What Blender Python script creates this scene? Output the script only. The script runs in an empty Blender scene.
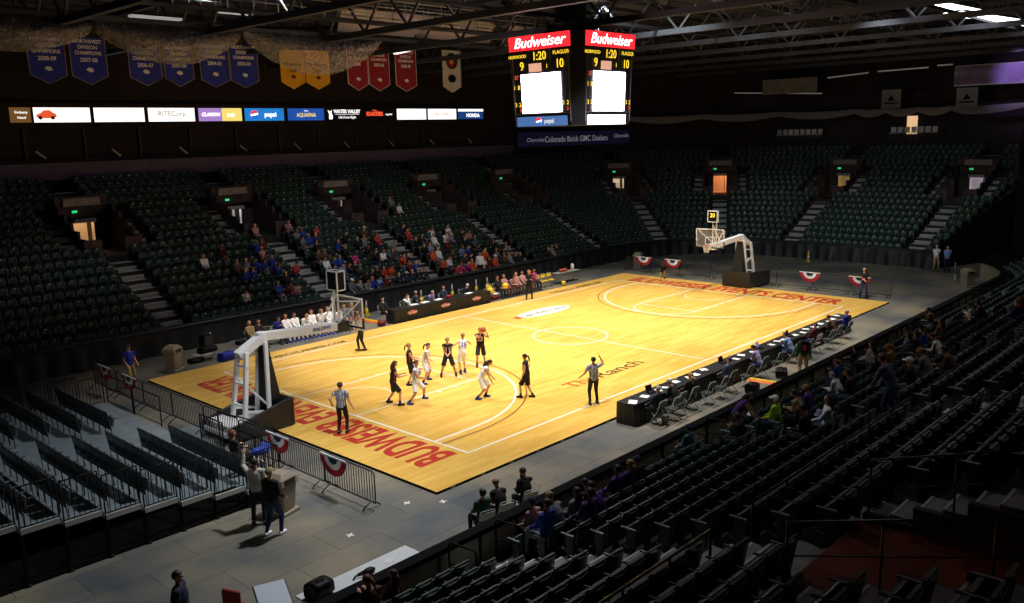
import bpy, bmesh, math, random
import numpy as np
from mathutils import Vector, Matrix, Euler
SC = bpy.context.scene
COL = SC.collection
PI = math.pi
rnd = random.Random(7)

# ------------------------------------------------------------------ camera
cam_d = bpy.data.cameras.new('camera')
cam = bpy.data.objects.new('camera', cam_d)
COL.objects.link(cam)
SC.camera = cam
cam_d.sensor_width = 36.0
cam_d.lens = 862.83 / 1024 * 36
cam_d.clip_end = 400
yaw, pitch, roll = 0.812, -0.191, -0.027
fw = Vector((math.cos(pitch)*math.sin(yaw), math.cos(pitch)*math.cos(yaw), math.sin(pitch)))
rt = Vector((math.cos(yaw), -math.sin(yaw), 0)); up = rt.cross(fw)
r2 = math.cos(roll)*rt + math.sin(roll)*up; u2 = -math.sin(roll)*rt + math.cos(roll)*up
M = Matrix((r2, u2, -fw)).transposed().to_4x4()
M.translation = Vector((-31.952, -26.405, 9.774))
cam.matrix_world = M

# ------------------------------------------------------------------ world, exposure
w = bpy.data.worlds.new('arena_ambient'); SC.world = w
w.use_nodes = True
w.node_tree.nodes['Background'].inputs[0].default_value = (0.55, 0.6, 1.0, 1)
w.node_tree.nodes['Background'].inputs[1].default_value = 0.005
SC.view_settings.view_transform = 'Standard'
SC.view_settings.look = 'None'
SC.view_settings.gamma = 1.0
SC.view_settings.exposure = 0.0
SC.view_settings.use_curve_mapping = False

# ------------------------------------------------------------------ lights
def spot(x, y, z, tx, ty, tz, power, deg, col=(1, 0.93, 0.84), blend=0.6, size=0.35):
    l = bpy.data.lights.new('court_and_fill_spot', 'SPOT'); l.energy = power; l.color = col
    l.spot_size = math.radians(deg); l.spot_blend = blend; l.shadow_soft_size = size
    o = bpy.data.objects.new('court_and_fill_spot', l); COL.objects.link(o); o.location = (x, y, z)
    o.rotation_euler = (Vector((tx, ty, tz))-Vector((x, y, z))).to_track_quat('-Z', 'Y').to_euler()
    return o
LP = [(x, y) for x in (-10.5, -3.5, 3.5, 10.5) for y in (-7, 7)]
for (x, y) in LP:
    spot(x, y, 16.5, x*1.02, y*0.6, 0, 7900, 74)
for x in (-13, 13):                      # softer floods for the apron and the lower rows
    for y in (-8.5, 8.5):
        spot(x, y, 16.5, x*1.15, y*1.25, 0, 2400, 92, col=(0.95, 0.96, 1.0), blend=1.0)
spot(8, 4, 16.5, 21, 7, 0, 3800, 84, col=(0.9, 0.96, 1.0), blend=0.9)
spot(2, 0, 16.5, 36, -2, 2, 4200, 60, col=(0.85, 0.97, 0.95), blend=1.0)  # unseen fill added to lift the end stands
spot(-4, 2, 16.5, 2, 15, 0, 2600, 70, col=(0.9, 0.95, 1.0), blend=1.0)  # unseen fill added for the lower far rows
spot(-14, -8, 16.5, -22, -6, 0, 7000, 76, col=(0.93, 0.97, 1.0), blend=1.0)  # unseen fill added to brighten the concrete by the end stand
spot(-24, -9, 16.5, -16.8, -.5, 1.0, 4200, 58, col=(0.97, 0.97, 1.0), blend=.9)  # unseen spot added to whiten the near goal from behind
spot(-6, -20, 15.5, -8, -17, 1.5, 350, 120, col=(0.95, 0.97, 1.0), blend=1.0)  # unseen fill added so the near seat backs show

# ------------------------------------------------------------------ materials
MATS = {}
def mat(name, col, rough=0.6, metal=0.0, emit=None, estr=0.0, noise=0.0, nscale=8.0, spec=0.5, coat=0.0, alpha=1.0, col2=None):
    if name in MATS: return MATS[name]
    m = bpy.data.materials.new(name); m.use_nodes = True
    nt = m.node_tree; b = nt.nodes['Principled BSDF']
    b.inputs['Base Color'].default_value = (*col, 1)
    b.inputs['Roughness'].default_value = rough
    b.inputs['Metallic'].default_value = metal
    b.inputs['Specular IOR Level'].default_value = spec
    b.inputs['Coat Weight'].default_value = coat
    b.inputs['Alpha'].default_value = alpha
    if emit:
        b.inputs['Emission Color'].default_value = (*emit, 1)
        b.inputs['Emission Strength'].default_value = estr
    if noise or col2:
        tc = nt.nodes.new('ShaderNodeTexCoord'); n = nt.nodes.new('ShaderNodeTexNoise')
        n.inputs['Scale'].default_value = nscale; n.inputs['Detail'].default_value = 4
        nt.links.new(tc.outputs['Object'], n.inputs['Vector'])
        r = nt.nodes.new('ShaderNodeValToRGB')
        k = noise or 0.2
        a = [c*(1-k) for c in col]; c2 = col2 or [min(1, c*(1+k)) for c in col]
        r.color_ramp.elements[0].position = 0.3; r.color_ramp.elements[1].position = 0.7
        r.color_ramp.elements[0].color = (*a, 1); r.color_ramp.elements[1].color = (*c2, 1)
        nt.links.new(n.outputs['Fac'], r.inputs['Fac'])
        nt.links.new(r.outputs['Color'], b.inputs['Base Color'])
    MATS[name] = m
    return m

def hx(s, k=1.0):
    v = [int(s[i:i+2], 16)/255 for i in (0, 2, 4)]
    return tuple((c/12.92 if c <= 0.04045 else ((c+0.055)/1.055)**2.4)*k for c in v)

def wood_mat():
    m = bpy.data.materials.new('maple_court'); m.use_nodes = True; nt = m.node_tree; b = nt.nodes['Principled BSDF']
    tc = nt.nodes.new('ShaderNodeTexCoord')
    mp = nt.nodes.new('ShaderNodeMapping'); nt.links.new(tc.outputs['Object'], mp.inputs['Vector'])
    br = nt.nodes.new('ShaderNodeTexBrick'); nt.links.new(mp.outputs['Vector'], br.inputs['Vector'])
    br.inputs['Scale'].default_value = 1.0
    br.inputs['Brick Width'].default_value = 1.3; br.inputs['Row Height'].default_value = 0.16
    br.inputs['Mortar Size'].default_value = 0.004
    br.inputs['Color1'].default_value = (*hx('f5cb6a'), 1); br.inputs['Color2'].default_value = (*hx('eab552'), 1)
    br.inputs['Mortar'].default_value = (*hx('d09a3e'), 1)
    n = nt.nodes.new('ShaderNodeTexNoise'); n.inputs['Scale'].default_value = 0.9; n.inputs['Detail'].default_value = 6
    mp2 = nt.nodes.new('ShaderNodeMapping'); mp2.inputs['Scale'].default_value = (0.5, 3, 1)
    nt.links.new(tc.outputs['Object'], mp2.inputs['Vector']); nt.links.new(mp2.outputs['Vector'], n.inputs['Vector'])
    mx = nt.nodes.new('ShaderNodeMix'); mx.data_type = 'RGBA'; mx.blend_type = 'MULTIPLY'; mx.inputs['Factor'].default_value = 0.45
    nt.links.new(br.outputs['Color'], mx.inputs[6])
    rr = nt.nodes.new('ShaderNodeValToRGB'); rr.color_ramp.elements[0].position = .35; rr.color_ramp.elements[1].position = .65
    rr.color_ramp.elements[0].color = (0.8, 0.77, 0.68, 1); rr.color_ramp.elements[1].color = (1, 1, 1, 1)
    nt.links.new(n.outputs['Fac'], rr.inputs['Fac']); nt.links.new(rr.outputs['Color'], mx.inputs[7])
    nt.links.new(mx.outputs[2], b.inputs['Base Color'])
    b.inputs['Roughness'].default_value = 0.32; b.inputs['Specular IOR Level'].default_value = 0.45
    return m

def concrete_mat():
    m = bpy.data.materials.new('arena_concrete'); m.use_nodes = True; nt = m.node_tree; b = nt.nodes['Principled BSDF']
    tc = nt.nodes.new('ShaderNodeTexCoord')
    br = nt.nodes.new('ShaderNodeTexBrick'); nt.links.new(tc.outputs['Object'], br.inputs['Vector'])
    br.inputs['Scale'].default_value = 1.0; br.inputs['Brick Width'].default_value = 2.44; br.inputs['Row Height'].default_value = 1.22
    br.inputs['Mortar Size'].default_value = 0.012; br.inputs['Bias'].default_value = -0.2
    br.inputs['Color1'].default_value = (*hx('8d8c88'), 1); br.inputs['Color2'].default_value = (*hx('7b7c7e'), 1)
    br.inputs['Mortar'].default_value = (*hx('5a5a58'), 1)
    n = nt.nodes.new('ShaderNodeTexNoise'); n.inputs['Scale'].default_value = 0.35; n.inputs['Detail'].default_value = 7
    nt.links.new(tc.outputs['Object'], n.inputs['Vector'])
    rr = nt.nodes.new('ShaderNodeValToRGB'); rr.color_ramp.elements[0].position = .35; rr.color_ramp.elements[1].position = .66
    rr.color_ramp.elements[0].color = (*hx('9aa4b0'), 1); rr.color_ramp.elements[1].color = (*hx('fff0d0'), 1)
    nt.links.new(n.outputs['Fac'], rr.inputs['Fac'])
    mx = nt.nodes.new('ShaderNodeMix'); mx.data_type = 'RGBA'; mx.blend_type = 'MULTIPLY'; mx.inputs['Factor'].default_value = 1
    nt.links.new(br.outputs['Color'], mx.inputs[6]); nt.links.new(rr.outputs['Color'], mx.inputs[7])
    nt.links.new(mx.outputs[2], b.inputs['Base Color'])
    b.inputs['Roughness'].default_value = 0.55
    return m

def net_mat():
    m = bpy.data.materials.new('safety_netting'); m.use_nodes = True; nt = m.node_tree; b = nt.nodes['Principled BSDF']
    b.inputs['Base Color'].default_value = (0.27, 0.255, 0.26, 1); b.inputs['Roughness'].default_value = 0.8
    tc = nt.nodes.new('ShaderNodeTexCoord'); n = nt.nodes.new('ShaderNodeTexNoise'); n.inputs['Scale'].default_value = 7.0
    nt.links.new(tc.outputs['Object'], n.inputs['Vector'])
    mr = nt.nodes.new('ShaderNodeMapRange'); mr.inputs[1].default_value = .3; mr.inputs[2].default_value = .7
    mr.inputs[3].default_value = .46; mr.inputs[4].default_value = .6
    nt.links.new(n.outputs['Fac'], mr.inputs[0]); nt.links.new(mr.outputs[0], b.inputs['Alpha'])
    return m

def stripe_mat(name, c1, c2, scale, axis=0):
    m = bpy.data.materials.new(name); m.use_nodes = True; nt = m.node_tree; b = nt.nodes['Principled BSDF']
    tc = nt.nodes.new('ShaderNodeTexCoord'); sp = nt.nodes.new('ShaderNodeSeparateXYZ'); nt.links.new(tc.outputs['Object'], sp.inputs[0])
    mu = nt.nodes.new('ShaderNodeMath'); mu.operation = 'MULTIPLY'; mu.inputs[1].default_value = scale; nt.links.new(sp.outputs[axis], mu.inputs[0])
    fr = nt.nodes.new('ShaderNodeMath'); fr.operation = 'FRACT'; nt.links.new(mu.outputs[0], fr.inputs[0])
    gt = nt.nodes.new('ShaderNodeMath'); gt.operation = 'GREATER_THAN'; gt.inputs[1].default_value = .5; nt.links.new(fr.outputs[0], gt.inputs[0])
    mx = nt.nodes.new('ShaderNodeMix'); mx.data_type = 'RGBA'; nt.links.new(gt.outputs[0], mx.inputs[0])
    mx.inputs[6].default_value = (*c1, 1); mx.inputs[7].default_value = (*c2, 1)
    nt.links.new(mx.outputs[2], b.inputs['Base Color']); b.inputs['Roughness'].default_value = .8
    return m

WOOD = wood_mat(); CONC = concrete_mat(); NET = net_mat()
SEATG = mat('seat_green_plastic', hx('2a4235'), 0.42, noise=0.15, nscale=3)
SEATD = mat('seat_frame_iron', hx('3c4143'), 0.45)
SEATP = mat('seat_pan_green', hx('30483b'), 0.4)
SEATN = mat('seat_pale_tab', hx('f2f4f8'), 0.3)
ARMP = mat('armrest_plastic', hx('8c9291'), 0.35)  # armrest highlights put into the light grey colour
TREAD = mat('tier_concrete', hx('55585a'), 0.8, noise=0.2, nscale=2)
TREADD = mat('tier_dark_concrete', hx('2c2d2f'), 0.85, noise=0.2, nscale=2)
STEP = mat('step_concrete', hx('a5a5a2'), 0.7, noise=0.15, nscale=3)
BLOCK = mat('vomitory_block', hx('4e3f43'), 0.85, noise=0.3, nscale=3)
BLACK = mat('black_paint', (0.006, 0.006, 0.007), 0.6, spec=.2)
BLACKF = mat('black_cloth', (0.006, 0.007, 0.009), 0.55, noise=0.4, nscale=1.2)
DARKM = mat('dark_steel', (0.03, 0.03, 0.033), 0.4, metal=0.6)
STEEL = mat('galvanised_steel', (0.3, 0.31, 0.32), 0.4, metal=0.8)
TRUSSM = mat('truss_steel', hx('34363f'), 0.6)
DECKM = mat('roof_deck', hx('4d5064'), 0.8, noise=0.3, nscale=0.3)
WHITE = mat('white_paint', (0.78, 0.79, 0.8), 0.35)
OFFW = mat('paper_white', (0.85, 0.85, 0.83), 0.7)
BEIGE = mat('beige_plastic', hx('948876'), 0.5, noise=0.08)
BEIGED = mat('bin_dark_flap', (0.02, 0.018, 0.016), 0.5)
LINEW = mat('court_line_white', (0.9, 0.88, 0.76), 0.35)
LINEB = mat('court_line_brown', hx('8a4a28'), 0.35)
REDP = mat('court_red_paint', hx('c63a2c'), 0.35)
BLKP = mat('court_black_paint', (0.05, 0.035, 0.02), 0.35)
PADB = mat('black_vinyl_pad', (0.014, 0.015, 0.015), 0.38)
GLASS = mat('clear_acrylic', (0.9, 0.95, 0.95), 0.05, alpha=0.10)
ORANGE = mat('hoop_orange', hx('d2502a'), 0.4)
BALLM = mat('ball_leather', hx('b5522f'), 0.6)
CORDM = mat('net_cord', (0.8, 0.8, 0.78), 0.8)
RED = mat('bunting_red', hx('a81f2c'), 0.8); BLUE = mat('bunting_blue', hx('1d2f55'), 0.8)
YEL = mat('yellow_plastic', hx('f2cf24'), 0.4); ORP = mat('orange_rubber', hx('e06a1a'), 0.6)
WALLD = mat('dark_wall_paint', hx('2a2226'), 0.9, noise=0.2, nscale=.6)
WALLP = mat('fascia_purple_glow', hx('655a75'), 0.85, noise=0.15, nscale=1)  # purple glow on the fascia put into its colour
GREENE = mat('exit_sign_green', (0.0, .3, .1), .4, emit=(0.03, .8, 0.25), estr=.9)

# ------------------------------------------------------------------ mesh helpers
class MB:
    def __init__(s): s.v = []; s.f = []; s.m = []; s.s = []
    def add(s, vs, fs, mi=0, smooth=False):
        n = len(s.v); s.v += [tuple(v) for v in vs]
        for f in fs: s.f.append(tuple(n+i for i in f)); s.m.append(mi); s.s.append(smooth)
    def hexa(s, p, mi=0):          # p: 8 corners, bottom 4 (ccw) then top 4
        s.add(p, [(3, 2, 1, 0), (4, 5, 6, 7), (0, 1, 5, 4), (1, 2, 6, 5), (2, 3, 7, 6), (3, 0, 4, 7)], mi)
    def box(s, c, d, mi=0, rz=0.0, rx=0.0, ry=0.0, taper=1.0):
        hxx, hy, hz = d[0]/2, d[1]/2, d[2]/2
        R = Euler((rx, ry, rz)).to_matrix()
        p = []
        for z, k in ((-hz, 1), (hz, taper)):
            for x, y in ((-hxx, -hy), (hxx, -hy), (hxx, hy), (-hxx, hy)):
                p.append(R @ Vector((x*k, y*k, z)) + Vector(c))
        s.hexa(p, mi)
    def beam(s, a, b, w, h, mi=0):
        a = Vector(a); b = Vector(b); d = (b-a).normalized()
        ref = Vector((0, 0, 1)) if abs(d.z) < .95 else Vector((0, 1, 0))
        x = d.cross(ref).normalized()*w/2; y = x.normalized().cross(d)*h/2
        s.hexa([a-x-y, a+x-y, b+x-y, b-x-y, a-x+y, a+x+y, b+x+y, b-x+y], mi)
    def tube(s, pts, r, n=8, mi=0, caps=True, smooth=True):
        pts = [Vector(p) for p in pts]; k = len(pts)
        rs = r if isinstance(r, (list, tuple)) else [r]*k
        d0 = (pts[1]-pts[0]).normalized()
        x = d0.orthogonal().normalized()
        base = []
        for i, p in enumerate(pts):
            d = (pts[min(i+1, k-1)]-pts[max(i-1, 0)]).normalized()
            x = (x - d*x.dot(d)).normalized(); y = d.cross(x)
            base += [p + (x*math.cos(2*PI*j/n)+y*math.sin(2*PI*j/n))*rs[i] for j in range(n)]
        fs = [(i*n+j, i*n+(j+1) % n, (i+1)*n+(j+1) % n, (i+1)*n+j) for i in range(k-1) for j in range(n)]
        s.add(base, fs, mi, smooth)
        if caps:
            m = len(s.v)-len(base)
            s.f += [tuple(m+j for j in reversed(range(n))), tuple(m+(k-1)*n+j for j in range(n))]; s.m += [mi]*2; s.s += [False]*2
    def lathe(s, prof, n=20, mi=0, c=(0, 0, 0), smooth=True, sx=1, sy=1):
        vs = []; k = len(prof)
        for r, z in prof:
            for j in range(n): vs.append((c[0]+r*sx*math.cos(2*PI*j/n), c[1]+r*sy*math.sin(2*PI*j/n), c[2]+z))
        fs = [(i*n+j, i*n+(j+1) % n, (i+1)*n+(j+1) % n, (i+1)*n+j) for i in range(k-1) for j in range(n)]
        fs += [tuple(reversed(range(n))), tuple((k-1)*n+j for j in range(n))]
        s.add(vs, fs, mi, smooth)
    def ell(s, c, r, n=10, mi=0, R=None):
        vs = []; fs = []; m = max(4, n//2)
        for i in range(m+1):
            t = PI*i/m
            for j in range(n):
                a = 2*PI*j/n
                v = Vector((r[0]*math.sin(t)*math.cos(a), r[1]*math.sin(t)*math.sin(a), -r[2]*math.cos(t)))
                if R: v = R @ v
                vs.append(v+Vector(c))
        for i in range(m):
            for j in range(n): fs.append((i*n+j, i*n+(j+1) % n, (i+1)*n+(j+1) % n, (i+1)*n+j))
        s.add(vs, fs, mi, True)
    def prism(s, pts, z0, z1, mi=0):
        n = len(pts)
        vs = [(x, y, z0) for x, y in pts]+[(x, y, z1) for x, y in pts]
        s.add(vs, [tuple(reversed(range(n))), tuple(range(n, 2*n))]+[(i, (i+1) % n, n+(i+1) % n, n+i) for i in range(n)], mi)
    def mesh(s, name, mats):
        me = bpy.data.meshes.new(name); me.from_pydata(s.v, [], s.f)
        for m in (mats if isinstance(mats, (list, tuple)) else [mats]): me.materials.append(m)
        me.polygons.foreach_set('material_index', s.m); me.polygons.foreach_set('use_smooth', s.s)
        me.update(); return me
    def build(s, name, mats, parent=None, loc=None, rz=0.0, bevel=0):
        me = s.mesh(name, mats)
        if bevel:
            bm = bmesh.new(); bm.from_mesh(me)
            bmesh.ops.remove_doubles(bm, verts=bm.verts, dist=1e-5)
            ed = [e for e in bm.edges if len(e.link_faces) == 2 and e.calc_face_angle(0) > .6]
            bmesh.ops.bevel(bm, geom=ed, offset=bevel, segments=2, affect='EDGES', profile=.6)
            bm.to_mesh(me); bm.free()
        return link(name, me, parent, loc, rz)

def link(name, me, parent=None, loc=None, rz=0.0):
    o = bpy.data.objects.new(name, me); COL.objects.link(o)
    if parent is not None: o.parent = parent
    if loc is not None: o.location = loc
    o.rotation_euler.z = rz
    return o
def empty(name, loc=(0, 0, 0), rz=0.0):
    o = bpy.data.objects.new(name, None); COL.objects.link(o); o.location = loc; o.rotation_euler.z = rz
    o.empty_display_size = .1
    return o
def tag(o, label, cat, group=None):
    o['label'] = label; o['category'] = cat
    if group: o['group'] = group
    return o
def struct(o): o['kind'] = 'structure'; return o
def copy_tree(o, parent=None):
    c = o.copy(); COL.objects.link(c)
    if parent is not None: c.parent = parent
    for ch in list(o.children): copy_tree(ch, c)
    return c
ORD = 'first second third fourth fifth sixth seventh eighth ninth tenth eleventh twelfth thirteenth fourteenth fifteenth sixteenth seventeenth eighteenth nineteenth twentieth'.split()
def ordw(i): return ORD[i] if i < 20 else f'{i+1}th'
NUMW = 'one two three four five six seven eight nine ten eleven twelve thirteen fourteen fifteen sixteen seventeen eighteen'.split()

def text_mesh(s, size, shear=0.0, bold=0.0, ext=0.004, sx=1.0, align='CENTER', spacing=1.0):
    cu = bpy.data.curves.new('txt', 'FONT'); cu.body = s; cu.size = size; cu.shear = shear; cu.offset = bold
    cu.extrude = ext; cu.align_x = align; cu.align_y = 'CENTER'; cu.space_character = spacing
    cu.resolution_u = 3
    o = bpy.data.objects.new('txt', cu); COL.objects.link(o)
    dg = bpy.context.evaluated_depsgraph_get(); dg.update()
    me = bpy.data.meshes.new_from_object(o.evaluated_get(dg))
    bpy.data.objects.remove(o); bpy.data.curves.remove(cu)
    if sx != 1.0: me.transform(Matrix.Scale(sx, 4, Vector((1, 0, 0))))
    return me
def text(s, size, m, parent, loc, rot, name='lettering', fit=None, **k):
    me = text_mesh(s, size, **k)
    if fit:
        xs = [v.co.x for v in me.vertices]; me.transform(Matrix.Translation((-(min(xs)+max(xs))/2, 0, 0))); me.transform(Matrix.Scale(fit/(max(xs)-min(xs)), 4, Vector((1, 0, 0))))
    me.materials.clear(); me.materials.append(m)
    o = link(name, me, parent, loc); o.rotation_euler = rot
    return o
RY = (PI/2, 0, 0)            # a face looking towards -Y
RX = (PI/2, 0, -PI/2)        # a face looking towards -X
FACEY = Euler(RY).to_matrix(); FACEX = Euler(RX).to_matrix()

# ------------------------------------------------------------------ floor and court
mb = MB(); mb.box((0, 0, -0.58), (120, 90, 1.0)); struct(mb.build('floor', CONC))
FX, FY = 17.0, 9.13
mb = MB(); mb.box((0, 0, -0.04), (2*FX, 2*FY, 0.08), 0)
for i in range(28):                  # dark metal edge of the portable floor with its latches
    x = -FX+FX*2*(i+.5)/28
    for sg in (-1, 1): mb.box((x, sg*(FY+0.012), -0.04), (0.16, .024, .05), 2)
mb.box((0, -FY-.006, -.045), (2*FX, .012, .07), 1); mb.box((-FX-.006, 0, -.045), (.012, 2*FY, .07), 1)
court = struct(mb.build('floor_court', [WOOD, BLACK, STEEL]))

def strip(mbx, pts, wd, z=0.0025, mi=0, closed=False):
    n = len(pts); vs = []
    for i in range(n):
        if closed: a = Vector(pts[i-1]); b = Vector(pts[(i+1) % n])
        else: a = Vector(pts[max(i-1, 0)]); b = Vector(pts[min(i+1, n-1)])
        d = (b-a).normalized(); nn = Vector((-d.y, d.x))*wd/2
        p = Vector(pts[i]); vs += [(p.x+nn.x, p.y+nn.y, z), (p.x-nn.x, p.y-nn.y, z)]
    k = n if closed else n-1
    mbx.add(vs, [(2*i, 2*i+1, (2*i+3) % (2*n), (2*i+2) % (2*n)) for i in range(k)], mi)
L2, W2 = 14.325, 7.62
LW = 0.075
mb = MB()
strip(mb, [(-L2, -W2), (L2, -W2)], LW*1.2); strip(mb, [(-L2, W2), (L2, W2)], LW*1.2)
strip(mb, [(-L2, -W2), (-L2, W2)], LW*1.2, .0027); strip(mb, [(L2, -W2), (L2, W2)], LW*1.2, .0027)
strip(mb, [(0, -W2), (0, W2)], LW, .0029)
struct(mb.build('boundary_lines', LINEW, court))
mb = MB(); strip(mb, [(1.829*math.cos(t*PI/32), 1.829*math.sin(t*PI/32)) for t in range(64)], LW, .003, closed=True)
struct(mb.build('center_circle', LINEW, court))
for sg in (-1, 1):
    def arc(r, n=48):
        cx = sg*(L2-1.575)
        pts = [(sg*L2, -r)]+[(cx-sg*r*math.cos(a), r*math.sin(a)) for a in np.linspace(-PI/2, PI/2, n)]+[(sg*L2, r)]
        return pts
    mb = MB(); strip(mb, arc(6.02), LW*1.25, .0031); struct(mb.build('three_point_line', LINEW, court))
    mb = MB(); strip(mb, arc(6.42), LW*.8, .0033); struct(mb.build('three_point_line', LINEB, court))
    mb = MB(); fx = sg*(L2-5.79)
    strip(mb, [(sg*L2, -1.83), (fx, -1.83)], LW, .0035); strip(mb, [(sg*L2, 1.83), (fx, 1.83)], LW, .0035)
    strip(mb, [(fx, -1.83), (fx, 1.83)], LW, .0037)
    strip(mb, [(fx-sg*1.829*math.cos(t), 1.829*math.sin(t)) for t in np.linspace(-PI/2, PI/2, 24)], LW, .0039)
    strip(mb, [(sg*(L2-1.575)-sg*1.22*math.cos(t), 1.22*math.sin(t)) for t in np.linspace(-PI/2, PI/2, 16)], LW*.8, .0039)
    for k in range(4):
        for s2 in (-1, 1): mb.box((sg*(L2-2.2-.85*k), s2*1.95, .0025), (.07, .2, .003))
    struct(mb.build('key_lines', LINEW, court))
# painted lettering, read from centre court
text('BUDWEISER EVENTS CENTER', 2.05, REDP, court, (-15.25, -.2, .0035), (0, 0, PI/2), bold=.06, ext=.001, fit=14.4)
text('BUDWEISER EVENTS CENTER', 2.05, REDP, court, (15.3, .0, .0035), (0, 0, -PI/2), bold=.06, ext=.001, fit=14.2)
text('The', .95, mat('court_orange_red_paint', hx('d8552a'), .35), court, (-6.0, -5.5, .0035), (0, 0, 0), bold=.012, ext=.001, fit=1.7)
text('Ranch', .95, BLKP, court, (-3.5, -5.5, .0035), (0, 0, 0), bold=.008, ext=.001, fit=3.0)
text('THERANCHLARIMER.COM', .55, BLKP, court, (-10.1, 8.1, .0035), (0, 0, 0), bold=.008, ext=.001, fit=5.0)
text('THERANCHLARIMER.COM', .55, BLKP, court, (10.6, 8.2, .0035), (0, 0, 0), bold=.008, ext=.001, fit=5.0)
mb = MB(); strip(mb, [(-1.15+a, 0) for a in (0, .01)], .01)
mb = MB(); mb.add([(2.1*math.cos(t), .72*math.sin(t), 0) for t in np.linspace(0, 2*PI, 36, endpoint=False)], [tuple(range(36))])
lg = struct(mb.build('sponsor_oval', mat('court_cream_paint', (0.9, 0.87, 0.75), .35), court, (3.65, 4.9, .0032)))
text('Spradleymazda', .6, BLKP, lg, (.1, 0, .003), (0, 0, 0), bold=.004, ext=.001, fit=3.5)
mb = MB(); mb.box((0, 0, 0), (.4, .45, .002)); mb.build('emblem', REDP, lg, (-2.15, 0, .003))

# ------------------------------------------------------------------ bowl geometry
RC = 8.5
def base(s):
    """point on the rink outline and its outward normal"""
    if s < 0:
        a = PI/2 - s/RC; return (-22+RC*math.cos(a), 4.45+RC*math.sin(a)), (math.cos(a), math.sin(a))
    if s <= 44: return (-22+s, 12.95), (0, 1)
    s -= 44; q = RC*PI/2
    if s <= q:
        a = PI/2 - s/RC; return (22+RC*math.cos(a), 4.45+RC*math.sin(a)), (math.cos(a), math.sin(a))
    s -= q
    if s <= 8.9: return (30.5, 4.45-s), (1, 0)
    s -= 8.9
    if s <= q:
        a = -s/RC; return (22+RC*math.cos(a), -4.45+RC*math.sin(a)), (math.cos(a), math.sin(a))
    s -= q
    return (22-s, -12.95), (0, -1)
def pos(s, o, z=0.0, a=0.0):
    (x, y), (nx, ny) = base(s)
    return Vector((x+nx*o+ny*a, y+ny*o-nx*a, z))
def curv(s):
    q = RC*PI/2
    return s < 0 or 44 < s < 44+q or 44+q+8.9 < s < 44+2*q+8.9
def nang(s):
    (_, _), (nx, ny) = base(s); return math.atan2(ny, nx)
def zt(i, nr=False):
    if nr: return .3+.31*i
    return .5+.39*i
def of(i): return .65+.78*i
SEND = 132.6
AISLES = [8.85, 18.1, 26.0, 34.55, 43.1, 48.9, 52.9, 57.8, 67.1, 85.6, 94.6, 103.4, 112.3, 121.4]
TUN = (69.0, 73.6)
NEAR0 = 73.6
VRF = (9, 13); VRN = (10, 14)
def vr(nr): return VRN if nr else VRF
# station list
st = set(np.round(np.arange(-8, 45, 2.0), 3)) | set(np.round(np.arange(44, 58, .5), 3)) | {57.35, 60, 63, 66.25} | set(np.round(np.arange(66.25, 80, .5), 3)) | set(np.round(np.arange(79.6, 132.7, 1.0), 3))
for a in AISLES:
    k = 1.4
    for d in (-k, k):
        sc = RC/(RC+11) if curv(a) else 1.0
        st.add(round(a+d*sc, 3))
st |= set(TUN); st = sorted(x for x in st if x <= SEND)
def near_aisle(s, i=None):
    best = min(AISLES, key=lambda a: abs(a-s)); return best
def arcdist(s, i):
    a = near_aisle(s); k = (RC+of(i)+.4)/RC if curv(a) else 1.0
    return (s-a)*k, a
mb = MB()
for j in range(len(st)-1):
    s0, s1 = st[j], st[j+1]; sm = (s0+s1)/2
    if TUN[0] <= sm <= TUN[1]: continue
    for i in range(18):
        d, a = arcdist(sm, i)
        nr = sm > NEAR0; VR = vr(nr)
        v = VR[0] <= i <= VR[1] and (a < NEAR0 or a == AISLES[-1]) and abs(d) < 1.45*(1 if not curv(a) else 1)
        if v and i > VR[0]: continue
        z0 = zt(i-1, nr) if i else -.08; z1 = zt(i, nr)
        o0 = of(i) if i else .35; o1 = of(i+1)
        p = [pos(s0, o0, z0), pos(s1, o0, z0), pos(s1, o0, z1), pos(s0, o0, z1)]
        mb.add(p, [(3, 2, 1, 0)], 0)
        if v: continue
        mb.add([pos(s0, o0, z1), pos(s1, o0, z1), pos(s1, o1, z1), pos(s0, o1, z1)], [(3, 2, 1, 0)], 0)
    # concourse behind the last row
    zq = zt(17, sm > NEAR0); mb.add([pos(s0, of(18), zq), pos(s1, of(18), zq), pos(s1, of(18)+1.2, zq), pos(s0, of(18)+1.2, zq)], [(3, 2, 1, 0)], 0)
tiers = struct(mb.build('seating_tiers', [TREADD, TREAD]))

# tunnel under the corner, for the gap in the stands
mb = MB()
for s in TUN:
    p0, p1 = pos(s, .4), pos(s, 16)
    mb.add([p0+Vector((0, 0, -.08)), p1+Vector((0, 0, -.08)), p1+Vector((0, 0, 8)), p0+Vector((0, 0, 1.4))], [(0, 1, 2, 3), (3, 2, 1, 0)])
a_, b_ = pos(TUN[0], 9), pos(TUN[1], 9)
mb.add([a_+Vector((0, 0, -.08)), b_+Vector((0, 0, -.08)), b_+Vector((0, 0, 9)), a_+Vector((0, 0, 9))], [(0, 1, 2, 3), (3, 2, 1, 0)])
struct(mb.build('wall_tunnel', WALLD))

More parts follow.
